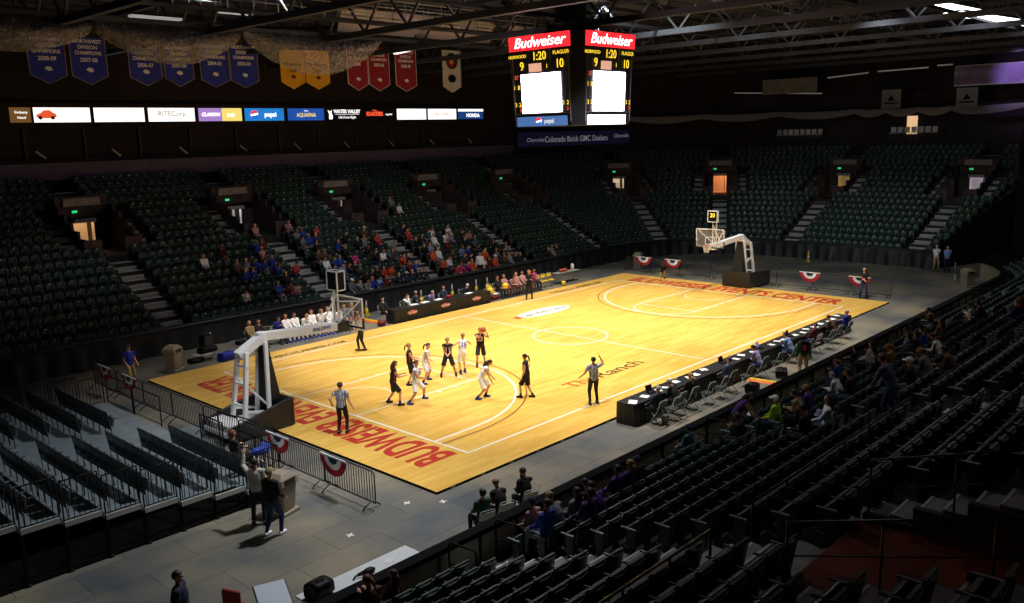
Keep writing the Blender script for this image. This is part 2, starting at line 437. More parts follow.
# aisle stairs
def frame_m(s, z=0):
    P = pos(s, 0, z); (_, _), (nx, ny) = base(s)
    m = Matrix(((ny, nx, 0, P.x), (-nx, ny, 0, P.y), (0, 0, 1, P.z), (0, 0, 0, 1)))   # local x = along the rail, y = outward
    return m
for ai, a in enumerate(AISLES):
    mb = MB(); nearside = a > NEAR0; VR = vr(nearside)
    for i in range(18):
        wz, oz = zt(i, nearside), of(i)
        runs = [(-.58, .58)] if not (VR[0] <= i <= VR[1]) or (nearside and ai != 13) else [(-2.25, -1.5), (1.5, 2.25)]
        for (xa, xb) in runs:
            rs_ = .31/2 if nearside else .195
            if i or nearside:
                mb.box(((xa+xb)/2, oz-.19, wz-rs_*1.5), (xb-xa, .38, rs_), 0)
                mb.box(((xa+xb)/2, oz-.36, wz-rs_+.005), (xb-xa, .05, .012), 1)
            mb.box(((xa+xb)/2, oz+.39, wz+.006), (xb-xa, .78, .012), 0)
            mb.box(((xa+xb)/2, oz+.03, wz+.014), (xb-xa, .05, .012), 1)
    o = struct(mb.build('aisle_stairs', [STEP, OFFW])); o.matrix_world = frame_m(a)

# vomitories: entry walls, door opening, lit corridor behind, exit sign and header
DOORC = {0: (1, .55, .25, 26), 1: (.9, .9, 1, 18), 2: (1, .75, .5, 8), 3: (.9, .85, .9, 14), 4: (.9, .9, 1, 3), 5: (1, .8, .6, 22), 6: (1, .32, .1, 40), 7: (1, .65, .25, 14), 8: (.72, .68, 1, 26)}
dn = 0
for ai, a in enumerate(AISLES):
    far = a < NEAR0
    if not far and ai != 13: continue
    ph = .95 if far else .1
    mb = MB(); F = frame_m(a); VR = vr(not far); of0, of1 = of(VR[0]), of(VR[1]+1); zf = zt(VR[0], not far)
    for sg in (-1, 1):               # stepped side walls
        for i in range(VR[0], VR[1]+1):
            mb.box((sg*1.45, of(i)+.39, (zf+zt(i, not far)+ph)/2-.1), (.14, .78, zt(i, not far)+ph-zf+.2), 0)
    dh = 5.92 if far else zf+1.95; dw = .62
    for xa, xb in ((-1.4, -dw), (dw, 1.4)):
        mb.box(((xa+xb)/2, of1+.08, (zf+dh)/2), (xb-xa, .16, dh-zf), 0)
    mb.box((0, of1+.08, (dh+(7.05 if far else dh+.1))/2), (2.8, .16, (7.05 if far else dh+.1)-dh), 0)
    # low front guard split in two
    if far:
        for sg in (-1, 1): mb.box((sg*1.0, of0+.06, zf+.45), (.8, .1, .9), 0)
        mb.box((0, (of0+of1)/2, zf-.05), (2.8, of1-of0, .1), 0)
    else: mb.box((0, (of0+of1)/2, zf-.05), (2.8, of1-of0, .1), 1)
    o = struct(mb.build('wall_vomitory', [BLOCK, mat('carpet_rust', hx('8a3d22'), .9, noise=.2, nscale=4)])); o.matrix_world = F
    c = DOORC.get(ai, (1, .5, .3, 8))
    mb = MB()                         # corridor box
    y0, y1 = of1+.17, of1+2.3
    x0, x1 = -1.2, 1.2
    mb.add([(x0, y0, zf), (x1, y0, zf), (x1, y1, zf), (x0, y1, zf)], [(0, 1, 2, 3)])
    mb.add([(x0, y0, dh), (x1, y0, dh), (x1, y1, dh), (x0, y1, dh)], [(3, 2, 1, 0)])
    mb.add([(x0, y1, zf), (x1, y1, zf), (x1, y1, dh), (x0, y1, dh)], [(0, 1, 2, 3)])
    for x in (x0, x1): mb.add([(x, y0, zf), (x, y1, zf), (x, y1, dh), (x, y0, dh)], [(0, 1, 2, 3)])
    o = struct(mb.build('wall_corridor', mat('corridor_paint', (.7, .66, .6), .8))); o.matrix_world = F
    mb = MB()                         # door frame and a half open leaf
    for sg in (-1, 1): mb.box((sg*dw, of1+.02, (zf+dh)/2), (.07, .1, dh-zf), 0)
    mb.box((0, of1+.02, dh), (2*dw+.07, .1, .07), 0)
    mb.box((dw-.22, of1+.3, (zf+dh)/2), (.05, .5, dh-zf-.05), 0)
    dn += 1
    o = struct(mb.build(f'door_{dn}', DARKM)); o.matrix_world = F
    l = bpy.data.lights.new('corridor_lamp', 'POINT'); l.energy = c[3]; l.color = c[:3]; l.shadow_soft_size = .15
    lo = bpy.data.objects.new('corridor_lamp', l); COL.objects.link(lo); lo.location = F @ Vector((.5, of1+1.2, dh-.3))
    sec = ['second far stairway', 'third far stairway', 'fourth far stairway', 'fifth far stairway', 'sixth far stairway', 'bend in the far corner', 'corner behind the far basket', 'end stands beside the corner', 'end stands nearest the tunnel', '', '', '', '', ''][ai]
    if not far: continue
    e = empty('exit_sign'); e.matrix_world = F @ Matrix.Translation((-.45, of1-.1, 6.2))
    tag(e, f'green lit exit sign over the doorway at the {sec}', 'exit sign', 'exit signs over the doorways')
    mb = MB(); mb.box((0, 0, 0), (.34, .08, .18)); mb.build('housing', BLACK, e, bevel=.01)
    mb = MB(); mb.box((0, -.045, 0), (.29, .01, .14)); mb.build('face', GREENE, e)
    tx = text('EXIT', .11, WHITE, e, (0, -.055, 0), RY, bold=.004)
    e = empty('section_sign'); e.matrix_world = F @ Matrix.Translation((0, of1-.08, 6.72))
    tag(e, f'grey section header panel above the doorway at the {sec}', 'sign', 'section headers over the doorways')
    mb = MB(); mb.box((0, 0, 0), (2.0, .1, .42)); mb.build('panel', mat('header_grey', hx('8e8a90'), .6, noise=.3, nscale=5), e, bevel=.01)
    mb = MB(); mb.box((0, 0, .24), (2.3, .14, .05)); mb.box((0, 0, -.24), (2.3, .14, .05)); mb.build('frame', DARKM, e)

# ------------------------------------------------------------------ walls, roof
mb = MB()
WO = 15.6
for s0, s1 in zip(st[:-1], st[1:]):
    if s0 >= 82: continue
    p = [pos(s0, WO, zt(17)), pos(s1, WO, zt(17)), pos(s1, WO, 17.5), pos(s0, WO, 17.5)]
    mb.add(p, [(3, 2, 1, 0)])
struct(mb.build('wall_far', WALLD))
mb = MB(); mb.add([(-50, -45, 17.2), (60, -45, 17.2), (60, 45, 17.2), (-50, 45, 17.2)], [(3, 2, 1, 0)], 0)
ceil = struct(mb.build('ceiling', DECKM))
mb = MB()
for k in range(30):
    y = -30+2.1*k
    mb.beam((-40, y, 16.95), (50, y, 16.95), .1, .22)
struct(mb.build('purlins', TRUSSM, ceil))
TX = [-24, -17.5, -11, -4.6, 1.9, 8.3, 14.6, 21, 27.5, 34, 40.5]
for k, x in enumerate(TX):
    mb = MB()
    mb.beam((x, -30, 14.85), (x, 28.5, 14.85), .3, .28); mb.beam((x, -30, 16.7), (x, 28.5, 16.7), .26, .24)
    n = 18
    for j in range(n):
        y0 = -30+58.5*j/n; y1 = -30+58.5*(j+1)/n; ym = (y0+y1)/2
        mb.beam((x, y0, 14.9), (x, ym, 16.7), .1, .1); mb.beam((x, ym, 16.7), (x, y1, 14.9), .1, .1)
    o = struct(mb.build('roof_truss', TRUSSM))
mb = MB()
for y in (-12, 0.5, 12.5):            # cross bracing along the hall, and a cable tray
    mb.beam((-40, y, 15.1), (46, y, 15.1), .12, .16)
for y in (4.5, 17.5): mb.tube([(-40, y, 15.9), (46, y, 15.9)], .09, 8)
struct(mb.build('roof_bracing', TRUSSM))

# catwalk with rails over the court
def catwalk(x0, x1, y, z, lab):
    e = empty('catwalk', (0, y, z)); tag(e, lab, 'catwalk')
    mb = MB(); mb.box(((x0+x1)/2, 0, 0), (x1-x0, 1.0, .08)); mb.build('deck', DARKM, e)
    for sg in (-1, 1):
        mb = MB()
        for h in (.35, .7, 1.05): mb.tube([(x0, sg*.5, h), (x1, sg*.5, h)], .025, 6)
        n = int((x1-x0)/1.2)
        for j in range(n+1): mb.tube([(x0+(x1-x0)*j/n, sg*.5, 0), (x0+(x1-x0)*j/n, sg*.5, 1.05)], .025, 6)
        mb.build('guard_rail', STEEL, e)
catwalk(-22, 40, 8.8, 15.35, 'steel catwalk with pipe rails hanging under the far half of the roof')
catwalk(-10, 40, -5.2, 15.35, 'steel catwalk with pipe rails under the roof nearer the camera')

# roof lamps (housings of the court spots, seen from behind)
for k, (x, y) in enumerate(LP + [(-13, -8.5), (13, -8.5), (-13, 8.5), (13, 8.5)]):
    e = empty('court_floodlight', (x, y, 16.5))
    tag(e, f'dark roof floodlight over the {"press table" if y < 0 else "scorer table"} side, {["inner first", "inner second", "inner third", "inner fourth", "outer near", "outer far"][k//2 if k < 8 else 4+(x > 0)]} lamp along the court', 'floodlight', 'court floodlights')
    mb = MB(); mb.lathe([(.06, .75), (.1, .7), (.14, .45), (.34, .15), (.36, .12), (.33, .12), (.1, .42)], 14)
    mb.build('housing', DARKM, e)
    mb = MB(); mb.tube([(0, 0, .7), (0, 0, 1.0)], .02, 6); mb.build('hanger', STEEL, e)

LAMPM = mat('lit_lamp_glass', (1, 1, 1), .3, emit=(.92, .96, 1), estr=5.0)
LAMPD = mat('dim_lamp_glass', (1, 1, 1), .3, emit=(.8, .82, .9), estr=.3)
def bar_light(a, b, wd, lab, m=LAMPM, grp=None):
    a = Vector(a); b = Vector(b); e = empty('light_bar', (a+b)/2); tag(e, lab, 'light', grp)
    a -= e.location; b -= e.location
    mb = MB(); mb.beam(a, b, wd, .1); mb.build('diffuser', m, e)
    up_ = Vector((0, 0, .09)); mb = MB(); mb.beam(a+up_, b+up_, wd*1.15, .07); mb.build('housing', DARKM, e)

# ------------------------------------------------------------------ black curtain and rails around the floor
def sweep_band(name, s0, s1, prof_fn, ds, m):
    mbx = MB(); n = max(2, int((s1-s0)/ds)); rows = []
    for j in range(n+1): rows.append(prof_fn(s0+(s1-s0)*j/n, j))
    k = len(rows[0]); vs = [v for r in rows for v in r]
    mbx.add(vs, [(j*k+i, (j+1)*k+i, (j+1)*k+i+1, j*k+i+1) for j in range(n) for i in range(k-1)], 0, True)
    return mbx.build(name, m)
def drape(s, j):
    f = .05*math.sin(j*.8)+.05*math.sin(j*.31+1)
    g = .04*math.sin(j*.41+2)
    return [pos(s, .34, 1.12), pos(s, .30, 1.12), pos(s, .28+f*.3, .9), pos(s, .22+f, .5), pos(s, .16+f*1.3+g, .1), pos(s, .12+f*1.4+g, -.075)]
c = sweep_band('perimeter_curtain', -13.3, 69.0, drape, .11, BLACKF)
tag(c, 'long black pleated curtain hanging below the front row around the floor', 'curtain')
def ledge(s, j): return [pos(s, .18, 1.08), pos(s, .18, 1.16), pos(s, .62, 1.16), pos(s, .66, 1.02)]
c = sweep_band('perimeter_ledge', -13.3, 69.0, ledge, .5, mat('ledge_vinyl', hx('1c2224'), .5))
struct(c)
# dasher wall on the near side with a black cap rail
def dash(s, j): return [pos(s, .30, -.08), pos(s, .30, 1.0), pos(s, .42, 1.0), pos(s, .42, -.08)]
dw_ = struct(sweep_band('wall_dasher', 73.0, 132.6, dash, .5, mat('dasher_beige', hx('a39a80'), .6, noise=.15, nscale=2)))
for f in dw_.data.polygons: f.use_smooth = False
def cap(s, j): return [pos(s, .20, .98), pos(s, .20, 1.10), pos(s, .50, 1.10), pos(s, .50, .98), pos(s, .20, .98)]
cp = sweep_band('cap_rail', 73.0, 132.6, cap, .5, mat('cap_rubber', (.004, .004, .005), .85, spec=.1)); cp.parent = dw_; cp['kind'] = 'structure'
for f in cp.data.polygons: f.use_smooth = False
mb = MB()
for k in range(48):
    s = 73.5+k*1.22; P = pos(s, .43, .45); mb.box(P, (.06, .06, 1.0), 0, rz=nang(s))
p_ = mb.build('panel_posts', DARKM, dw_); p_['kind'] = 'structure'

# ------------------------------------------------------------------ fixed seats
ARMS = []
def seat_parts():
    back = MB()           # local +y = facing direction, seat centre at the origin on the tread
    n = 4; fr = []; bk = []
    for zi, (z, y) in enumerate(((.36, -.20), (.55, -.235), (.75, -.27), (.86, -.30))):
        for j in range(n+1):
            x = (-.5+j/n)*.45*(.92 if zi in (0, 3) else 1); c_ = .05*(1-(2*x/.45)**2)
            fr.append((x, y-c_+.02, z)); bk.append((x, y-c_-.025, z))
    m = n+1; V = fr+bk; o = len(fr); F = []
    for i in range(3):
        for j in range(n):
            a = i*m+j; F.append((a+1, a, a+m, a+m+1)); F.append((o+a, o+a+1, o+a+m+1, o+a+m))
    for j in range(n): F.append((j, j+1, o+j+1, o+j)); a = 3*m+j; F.append((a+1, a, o+a, o+a+1))
    for i in range(3): a = i*m; F.append((a+m, a, o+a, o+a+m)); a = i*m+n; F.append((a, a+m, o+a+m, o+a))
    back.add(V, F, 0, False); back.box((0, -.30, .885), (.40, .05, .03), 0)
    pan = MB(); pan.box((0, -.06, .46), (.43, .07, .36), 0, rx=-.42); pan.box((0, .03, .60), (.40, .05, .04), 0)
    arm = MB()
    for sg in (-1, 1):
        a1 = MB()
        a1.hexa([(sg*.255-.025, -.19, .595), (sg*.255+.025, -.19, .595), (sg*.255+.02, .15, .6), (sg*.255-.02, .15, .6), (sg*.255-.025, -.19, .63), (sg*.255+.025, -.19, .63), (sg*.255+.02, .15, .625), (sg*.255-.02, .15, .625)], 0)
        a1.hexa([(sg*.255-.018, -.19, 0), (sg*.255+.018, -.19, 0), (sg*.255+.018, -.06, 0), (sg*.255-.018, -.06, 0), (sg*.255-.018, -.18, .597), (sg*.255+.018, -.18, .597), (sg*.255+.018, .05, .597), (sg*.255-.018, .05, .597)], 1)
        arm.add(a1.v, a1.f[:6], 0); arm.add(a1.v, a1.f[6:], 1); ARMS.append(a1)
    return back, pan, arm
bk_, pn_, ar_ = seat_parts()
ME_B = bk_.mesh('seat_backrest', SEATG); ME_P = pn_.mesh('seat_pan', SEATP); ME_A = [a.mesh('seat_armrest', [ARMP, SEATD]) for a in ARMS]

slots = []      # (aisle index before, row, n in run, s, x, y, z, ang)
bounds = [-7.5]+AISLES[:9]+[TUN[0]] ; bounds2 = [TUN[1]]+AISLES[9:]+[131.8]
for bl, nearside in ((bounds, False), (bounds2, True)):
    for bi in range(len(bl)-1):
        sa, sb = bl[bi], bl[bi+1]
        for i in range(18):
            VR = vr(nearside); vv = VR[0] <= i <= VR[1]
            ga = 2.35 if vv and bi > 0 and (not nearside or bi == 5) else .68; gb = 2.35 if vv and bi < len(bl)-2 and (not nearside or bi == 4) else .68
            o = of(i)+.42
            # arc length table
            N = 160; ss = np.linspace(sa, sb, N); P = [pos(s, o) for s in ss]
            cum = np.concatenate([[0], np.cumsum([(P[k+1]-P[k]).length for k in range(N-1)])])
            L = cum[-1]-ga-gb
            n = int(L/.51)
            if n < 1: continue
            st0 = ga+(L-n*.51)/2
            for k in range(n):
                d = st0+(k+.5)*.51; s = float(np.interp(d, cum, ss)); p = pos(s, o, zt(i, nearside))
                slots.append((nearside, bi, i, k, s, p.x, p.y, p.z, nang(s)+PI/2))
# rank by how large they show
Mi = cam.matrix_world.inverted()
def show(x, y, z):
    q = Mi @ Vector((x, y, z)); 
    if q.z > -.5: return None
    f = 862.83; u = 512+f*q.x/-q.z; v = 301.5-f*q.y/-q.z
    return u, v, -q.z
cand = []
for t in slots:
    r = show(t[5], t[6], t[7]+.7)
    if r and -6 < r[0] < 1030 and -5 < r[1] < 606: cand.append((r[2], t))
cand.sort(key=lambda q: q[0])
IND = set((t[0], t[1], t[2], t[3]) for _, t in cand[:300])
proto = empty('stadium_seat')
link('backrest', ME_B, proto); link('seat_pan', ME_P, proto); link('armrest', ME_A[0], proto); link('armrest', ME_A[1], proto)
first = True
AN = ['ramp end of the near stands', 'first near aisle', 'second near aisle', 'third near aisle', 'fourth near aisle', 'aisle nearest the camera', 'corner rail']
for _, t in cand[:300]:
    o = proto if first else copy_tree(proto); first = False
    o.location = (t[5], t[6], t[7]); o.rotation_euler.z = t[8]
    tag(o, f'green plastic tip-up seat, row {NUMW[t[2]]} above near rail, {ordw(t[3])} seat past {AN[t[1]]}', 'seat', 'tip-up seats of the near stands')
# the rest as one mass
def mass(name, sl, lab):
    V = []; F = []; MI = []
    bv = []; bf = []; bm_ = []
    for me_, off in ((bk_, 0), (pn_, 1), (ar_, 2)):
        n0 = len(bv); bv += me_.v; bf += [tuple(n0+i for i in f) for f in me_.f]; bm_ += [off+m for m in me_.m]
    # small pale tab near the top of each backrest
    t = MB(); t.box((0, -.245, .81), (.065, .02, .05)); n0 = len(bv); bv += t.v; bf += [tuple(n0+i for i in f) for f in t.f]; bm_ += [4]*6
    bv = np.array([tuple(v) for v in bv]); nv = len(bv)
    vv = []
    for k, t in enumerate(sl):
        c, s = math.cos(t[8]), math.sin(t[8]); R = np.array([[c, s, 0], [-s, c, 0], [0, 0, 1]])
        vv.append(bv @ R + np.array([t[5], t[6], t[7]]))
    V = np.concatenate(vv); nf = len(bf)
    tot = [len(f) for f in bf]*len(sl)
    flat = np.concatenate([np.array(f) for f in bf]); L = len(flat)
    loops = (flat[None, :] + (np.arange(len(sl))*nv)[:, None]).ravel()
    me = bpy.data.meshes.new(name); me.vertices.add(len(V)); me.vertices.foreach_set('co', V.astype(np.float32).ravel())
    me.loops.add(len(loops)); me.loops.foreach_set('vertex_index', loops.astype(np.int32))
    me.polygons.add(nf*len(sl)); ls = np.concatenate([[0], np.cumsum(tot)[:-1]])
    me.polygons.foreach_set('loop_start', ls.astype(np.int32)); me.polygons.foreach_set('loop_total', np.array(tot, dtype=np.int32))
    for m in (SEATG, SEATP, ARMP, SEATD, SEATN): me.materials.append(m)
    me.polygons.foreach_set('material_index', np.array(bm_*len(sl), dtype=np.int32))
    me.update(calc_edges=True); me.validate()
    o = link(name, me); o['kind'] = 'stuff'; tag(o, lab, 'seats'); return o
rest = [t for t in slots if (t[0], t[1], t[2], t[3]) not in IND]
mass('stadium_seating', rest, 'rows upon rows of dark green tip-up seats filling the bowl')

# ------------------------------------------------------------------ near side rails
def railing(pts, h, lab, name='guard_rail', cat='railing', bars=False, r=.025, mids=(.5,), grp=None, step=1.3, m=None):
    e = empty(name, pts[0]); p0 = Vector(pts[0]); tag(e, lab, cat, grp); m = m or BLACK
    P = [Vector(p)-p0 for p in pts]; U = Vector((0, 0, 1))
    mb = MB(); mb.tube([p+U*h for p in P], r, 8); mb.build('top_rail', m, e)
    for q in mids:
        mb = MB(); mb.tube([p+U*h*q for p in P], r*.75, 6); mb.build('lower_rail', m, e)
    for w_, (a, b) in enumerate(zip(P[:-1], P[1:])):
        n = max(1, int(round((b-a).length/step)))
        for j in range(0 if w_ == 0 else 1, n+1):
            q = a.lerp(b, j/n); mb = MB(); mb.tube([(0, 0, 0), U*h], r, 6); mb.build('post', m, e, q)
    if bars:
        mb = MB()
        for a, b in zip(P[:-1], P[1:]):
            n = max(2, int(round((b-a).length/.115)))
            for j in range(1, n): q = a.lerp(b, j/n); mb.tube([q+U*.06, q+U*h], .011, 4)
        mb.build('baluster_bars', m, e)  # upright balusters of the railing, joined in one mesh
    return e
zz = zt(7, True)
near_b = [TUN[1]+1]+AISLES[9:]+[132.3]
RAILM = mat('rail_brown_steel', hx('3a3230'), .35, metal=.3)
for k in range(len(near_b)-1):
    a, b = near_b[k]+.7, near_b[k+1]-.7
    n = 2 if not curv((a+b)/2) else 10
    pts = [pos(a+(b-a)*j/n, of(8)-.05, zz) for j in range(n+1)]
    railing(pts, 1.0, f'pipe railing halfway up near stands, after the {AN[k]}', mids=(.72,), m=RAILM)
for k, a in enumerate(AISLES[9:]):            # looped handrails at the foot of each near aisle
    for sg in (-1, 1):
        e = empty('aisle_handrail', pos(a, .55, zt(0, True), sg*.72)); e.rotation_euler.z = nang(a)-PI/2
        tag(e, f'black looped handrail at the foot of the {AN[k+1]}, its {"tunnel" if sg < 0 else "camera"} side', 'handrail', 'handrails at the foot of the near aisles')
        mb = MB(); mb.tube([(0, 0, -.4), (0, 0, .88), (0, .07, .95), (0, .75, 1.0), (0, .83, .95), (0, .85, .85), (0, .85, 0.0)], .024, 8)
        mb.build('rail_loop', BLACK, e)
        mb = MB(); mb.tube([(0, 0, .45), (0, .85, .6)], .02, 6); mb.build('cross_rail', BLACK, e)
for k, a in [(4, AISLES[-1])]:            # rails round the near doorway
    for sg in (-1, 1):
        pts = [pos(a, of(10)+.05, zt(10, True), sg*1.5), pos(a, of(15), zt(14, True), sg*1.5)]
        railing(pts, 1.0, f'dark railing down the {"tunnel" if sg < 0 else "camera"} side of the doorway above the {AN[k+1]}', mids=(.5,), m=RAILM, r=.017)
# corner post cap where the near dasher meets the tunnel, low hurdle and gate
e = empty('floor_gate', (27.0, -9.6, -.08), 0.3); tag(e, 'low white floor gate lying beside the corner tunnel', 'gate')
mb = MB(); mb.box((0, 0, .12), (2.4, .12, .12)); mb.build('bar', mat('dull_white', (.45, .45, .43), .6), e)
mb = MB(); mb.tube([(1.1, 0, 0), (1.1, 0, .95)], .04); mb.build('post', STEEL, e)

# ------------------------------------------------------------------ retractable end stand
PX = lambda k: -20.97-.93*k         # front edge of platform k
PZ = lambda k: .57+.15*k
NP = 9
SLATE = mat('platform_deck', hx('6f7a80'), .6, noise=.15, nscale=2)
KICK = mat('platform_fascia', hx('b9b9b4'), .6)
for k in range(-1, NP):
    e = empty('riser_platform', (PX(k), 0, -.08))
    tag(e, f'grey seating platform with pale edge, {ordw(k+1)} step up from the court side', 'platform', 'platforms of the end stand')
    x0 = 0; x1 = -.93 if k >= 0 else -.95
    z = PZ(k)+.08 if k >= 0 else .50
    z = PZ(k)+.08
    mb = MB(); mb.box(((x0+x1)/2, 0, z-.03), (abs(x1-x0), 11.6, .06)); mb.build('deck', SLATE, e)
    mb = MB(); mb.box((x0-.02, 0, z-.1), (.04, 11.6, .14)); 
    mb.build('riser', TREAD, e)
    mb = MB(); mb.box(((x0+x1)/2, -5.83, z-.03), (.84, .05, .13)); mb.build('end_fascia', KICK, e)
    for y in (-5.75, -1.9, 1.9, 5.75):
        mb = MB(); mb.box((0, 0, 0), (.07, .07, z-.1)); mb.lathe([(.07, -.03), (.07, .03)], 10, c=(0, 0, -z/2+.08)); mb.build('leg', BLACK, e, (x0-.85, y, z/2-.05))
    mb = MB(); mb.beam((x0-.85, -5.75, .12), (x0+.05, -5.75, .12), .05, .05); mb.beam((x0-.85, -5.75, z-.2), (x0, -5.75, .2), .03, .03)
    mb.build('brace', BLACK, e)
    railing([(PX(k)-.04, -5.80, PZ(k)), (PX(k)-.88, -5.80, PZ(k))], 1.02+.12*0, f'black barred guard panel on the near end of the {ordw(k+1)} platform up', 'side_railing', 'railing', bars=True, r=.018, mids=(.06,), step=.84)
    railing([(PX(k)-.04, 5.80, PZ(k)), (PX(k)-.88, 5.80, PZ(k))], 1.02, f'black barred guard panel on the far end of the {ordw(k+1)} platform up', 'side_railing', 'railing', bars=True, r=.018, mids=(.06,), step=.84)
mb = MB(); mb.box((-25.2, -5.7, .28), (8.0, .04, .7)); mb.box((-25, 0, .1), (8, 11, .2))
tag(mb.build('understage_skirt', BLACKF), 'black cloth closing the dark space under the end stand platforms', 'skirt')
# front rails of the end stand, facing the court
railing([(-19.95, 5.8, .42), (-19.95, 3.6, .42)], 1.05, 'black frame railing at the front of the end stand, far stretch', mids=(.06, .5), r=.022, step=2.2)
railing([(-19.95, 3.5, .42), (-19.95, 1.4, .42)], 1.05, 'black frame railing at the front of the end stand, beside its aisle', mids=(.06, .5), r=.022, step=2.1)
railing([(-19.9, -1.3, .42), (-19.9, -2.7, .42)], 1.0, 'black barred railing beside the front steps of the end stand', bars=True, mids=(.06,), r=.022, step=1.4)
railing([(-19.9, -3.4, .42), (-19.9, -5.8, .42)], 1.0, 'black barred railing at the near front corner of the end stand', bars=True, mids=(.06,), r=.022, step=1.2)
railing([(-19.3, -1.3, -.08), (-18.95, -3.3, -.08)], 1.4, 'tall looped black handrail beside the front steps', bars=False, mids=(), r=.022, step=2.5)
e = empty('front_steps', (-19.5, -2.9, -.08)); tag(e, 'grey metal steps with pale edges up to the end stand', 'steps')
mb = MB(); mb.box((.25, 0, .11), (.4, 1.2, .22)); mb.box((-.1, 0, .22), (.35, 1.2, .44)); mb.build('treads', SLATE, e)
mb = MB(); mb.box((.44, 0, .21), (.04, 1.2, .03)); mb.box((.06, 0, .43), (.04, 1.2, .03)); mb.build('nosings', OFFW, e)
e = empty('folded_ramp', (-18.9, .9, -.08)); tag(e, 'flat pale grey access plate lying in front of the end stand', 'ramp')
mb = MB(); mb.box((0, 0, .03), (1.0, 2.2, .05)); mb.build('plate', SLATE, e, bevel=.01)
mb = MB(); mb.box((-.5, 0, .05), (.05, 2.2, .03)); mb.build('edge_strip', OFFW, e)

# folding-bank chairs: black moulded shells on a shared beam, tip-up pans
CB = MB()
for (z0, z1, y0, y1) in ((.26, .6, -.17, -.21), (.6, .85, -.21, -.25)):
    CB.hexa([(-.24, y0-.03, z0), (.24, y0-.03, z0), (.24, y0, z0), (-.24, y0, z0), (-.235, y1-.03, z1), (.235, y1-.03, z1), (.235, y1, z1), (-.235, y1, z1)], 0)
CB.box((0, -.265, .865), (.44, .045, .03), 0); 
for q in (-.12, 0, .12): CB.box((q, -.225, .6), (.02, .05, .3), 0)
CP = MB(); CP.box((0, -.08, .50), (.40, .05, .30), 0, rx=-.12)
CHB = mat('chair_black_plastic', hx('2a3033'), .38)
proto2 = empty('riser_chair')
CB.build('backrest', CHB, proto2, bevel=.012); CP.build('seat_pan', mat('chair_pan_grey', hx('5d6467'), .4), proto2, bevel=.012)
for sg in (-1, 1):
    q = MB(); q.tube([(sg*.235, -.17, 0), (sg*.235, -.19, .5), (sg*.235, -.17, .6), (sg*.235, .08, .61)], .013, 6)
    q.build('leg', mat('chair_leg_grey', hx('33383b'), .4), proto2)
first = True
for k in range(-1, NP):
    for blk, ys in (('near', [-1.35-.5*j for j in range(9)]), ('far', [1.35+.5*j for j in range(9)])):
        if blk == 'far' and k < 0: continue
        for j, y in enumerate(ys):
            x = PX(k)-.55; r = show(x, y, PZ(k)+.5)
            if not r or r[0] < -4: continue
            o = proto2 if first else copy_tree(proto2); first = False
            o.location = (x, y, PZ(k)); o.rotation_euler.z = -PI/2
            tag(o, f'black tip-up chair on platform {NUMW[k+1]} from the court, {blk} block, {ordw(j)} from the aisle', 'chair', 'tip-up chairs of the end stand')

# ------------------------------------------------------------------ barricades and bunting
BQ = MB()
BQ.tube([(-1.15, 0, .2), (-1.15, 0, 1.02), (-1.08, 0, 1.09), (1.08, 0, 1.09), (1.15, 0, 1.02), (1.15, 0, .2), (-1.15, 0, .2)], .02, 6)
BV = MB()
for j in range(1, 20): x = -1.15+2.3*j/20; BV.tube([(x, 0, .2), (x, 0, 1.09)], .012, 4)
BF = MB()
BF.tube([(0, -.30, .015), (0, -.22, .09), (0, 0, .2), (0, .22, .09), (0, .30, .015)], .02, 6)
bar_me = BQ.mesh('barricade_frame', DARKM), BV.mesh('barricade_bars', DARKM), BF.mesh('barricade_feet', DARKM)
def barricade(x, y, rz, lab):
    e = empty('crowd_barrier', (x, y, -.08), rz); tag(e, lab, 'barrier', 'steel crowd barriers behind the baselines')
    for n_, me in zip(('frame', 'baluster_bars'), bar_me): link(n_, me, e)
    for x in (-.95, .95): link('foot_loop', bar_me[2], e, (x, 0, 0))
    return e
for k in range(8):
    y = -7.48+2.36*k
    w_ = ['at the end nearest the camera, with bunting', 'second from the camera, with bunting', 'beside the near basket base', 'behind the near basket base', 'just beyond the near basket base', 'third from the far curtain', 'second from the far curtain, with bunting', 'next to the far curtain, with bunting'][k]
    barricade(-18.75, y, PI/2, f'black steel crowd barrier behind the near baseline, {w_}')
for k in range(8):
    y = 8.9-2.36*k
    w_ = ['by the beige bin, with bunting', 'second from the beige bin, with bunting', 'third from the bin', 'behind the far basket', 'just past the far basket', 'with bunting between plain ones', 'plain one next to the last', 'last before the tunnel, with bunting'][k]
    barricade(18.35, y, PI/2, f'grey steel crowd barrier behind the far baseline, {w_}')
def bunting(x, y, z, face, lab, k=1.0):
    e = empty('bunting_fan', (x, y, z), face); tag(e, lab, 'bunting', 'patriotic bunting fans')
    for nm, r0, r1, m in (('blue_center', 0, .2, BLUE), ('white_band', .2, .36, WHITE), ('red_band', .36, .55, RED)):
        mb = MB(); n = 36; vs = []
        for rr in (r0, r1):
            for j in range(n+1):
                a = -PI+PI*j/n; d = -.03-.02*((j % 2)*2-1)*(rr/.55)
                vs += [(rr*1.12*k*math.cos(a), d, rr*.98*k*math.sin(a))]
        vs += [(v[0], v[1]+.012, v[2]) for v in vs]
        q = 2*(n+1); F = []
        for j in range(n):
            F.append((j, j+1, n+2+j, n+1+j)); F.append((q+j+1, q+j, q+n+1+j, q+n+2+j))
        mb.add(vs, F); mb.build(nm, m, e)
    mb = MB(); mb.box((0, -.03, .02), (1.24*k, .03, .05)); mb.build('header_band', WHITE, e)
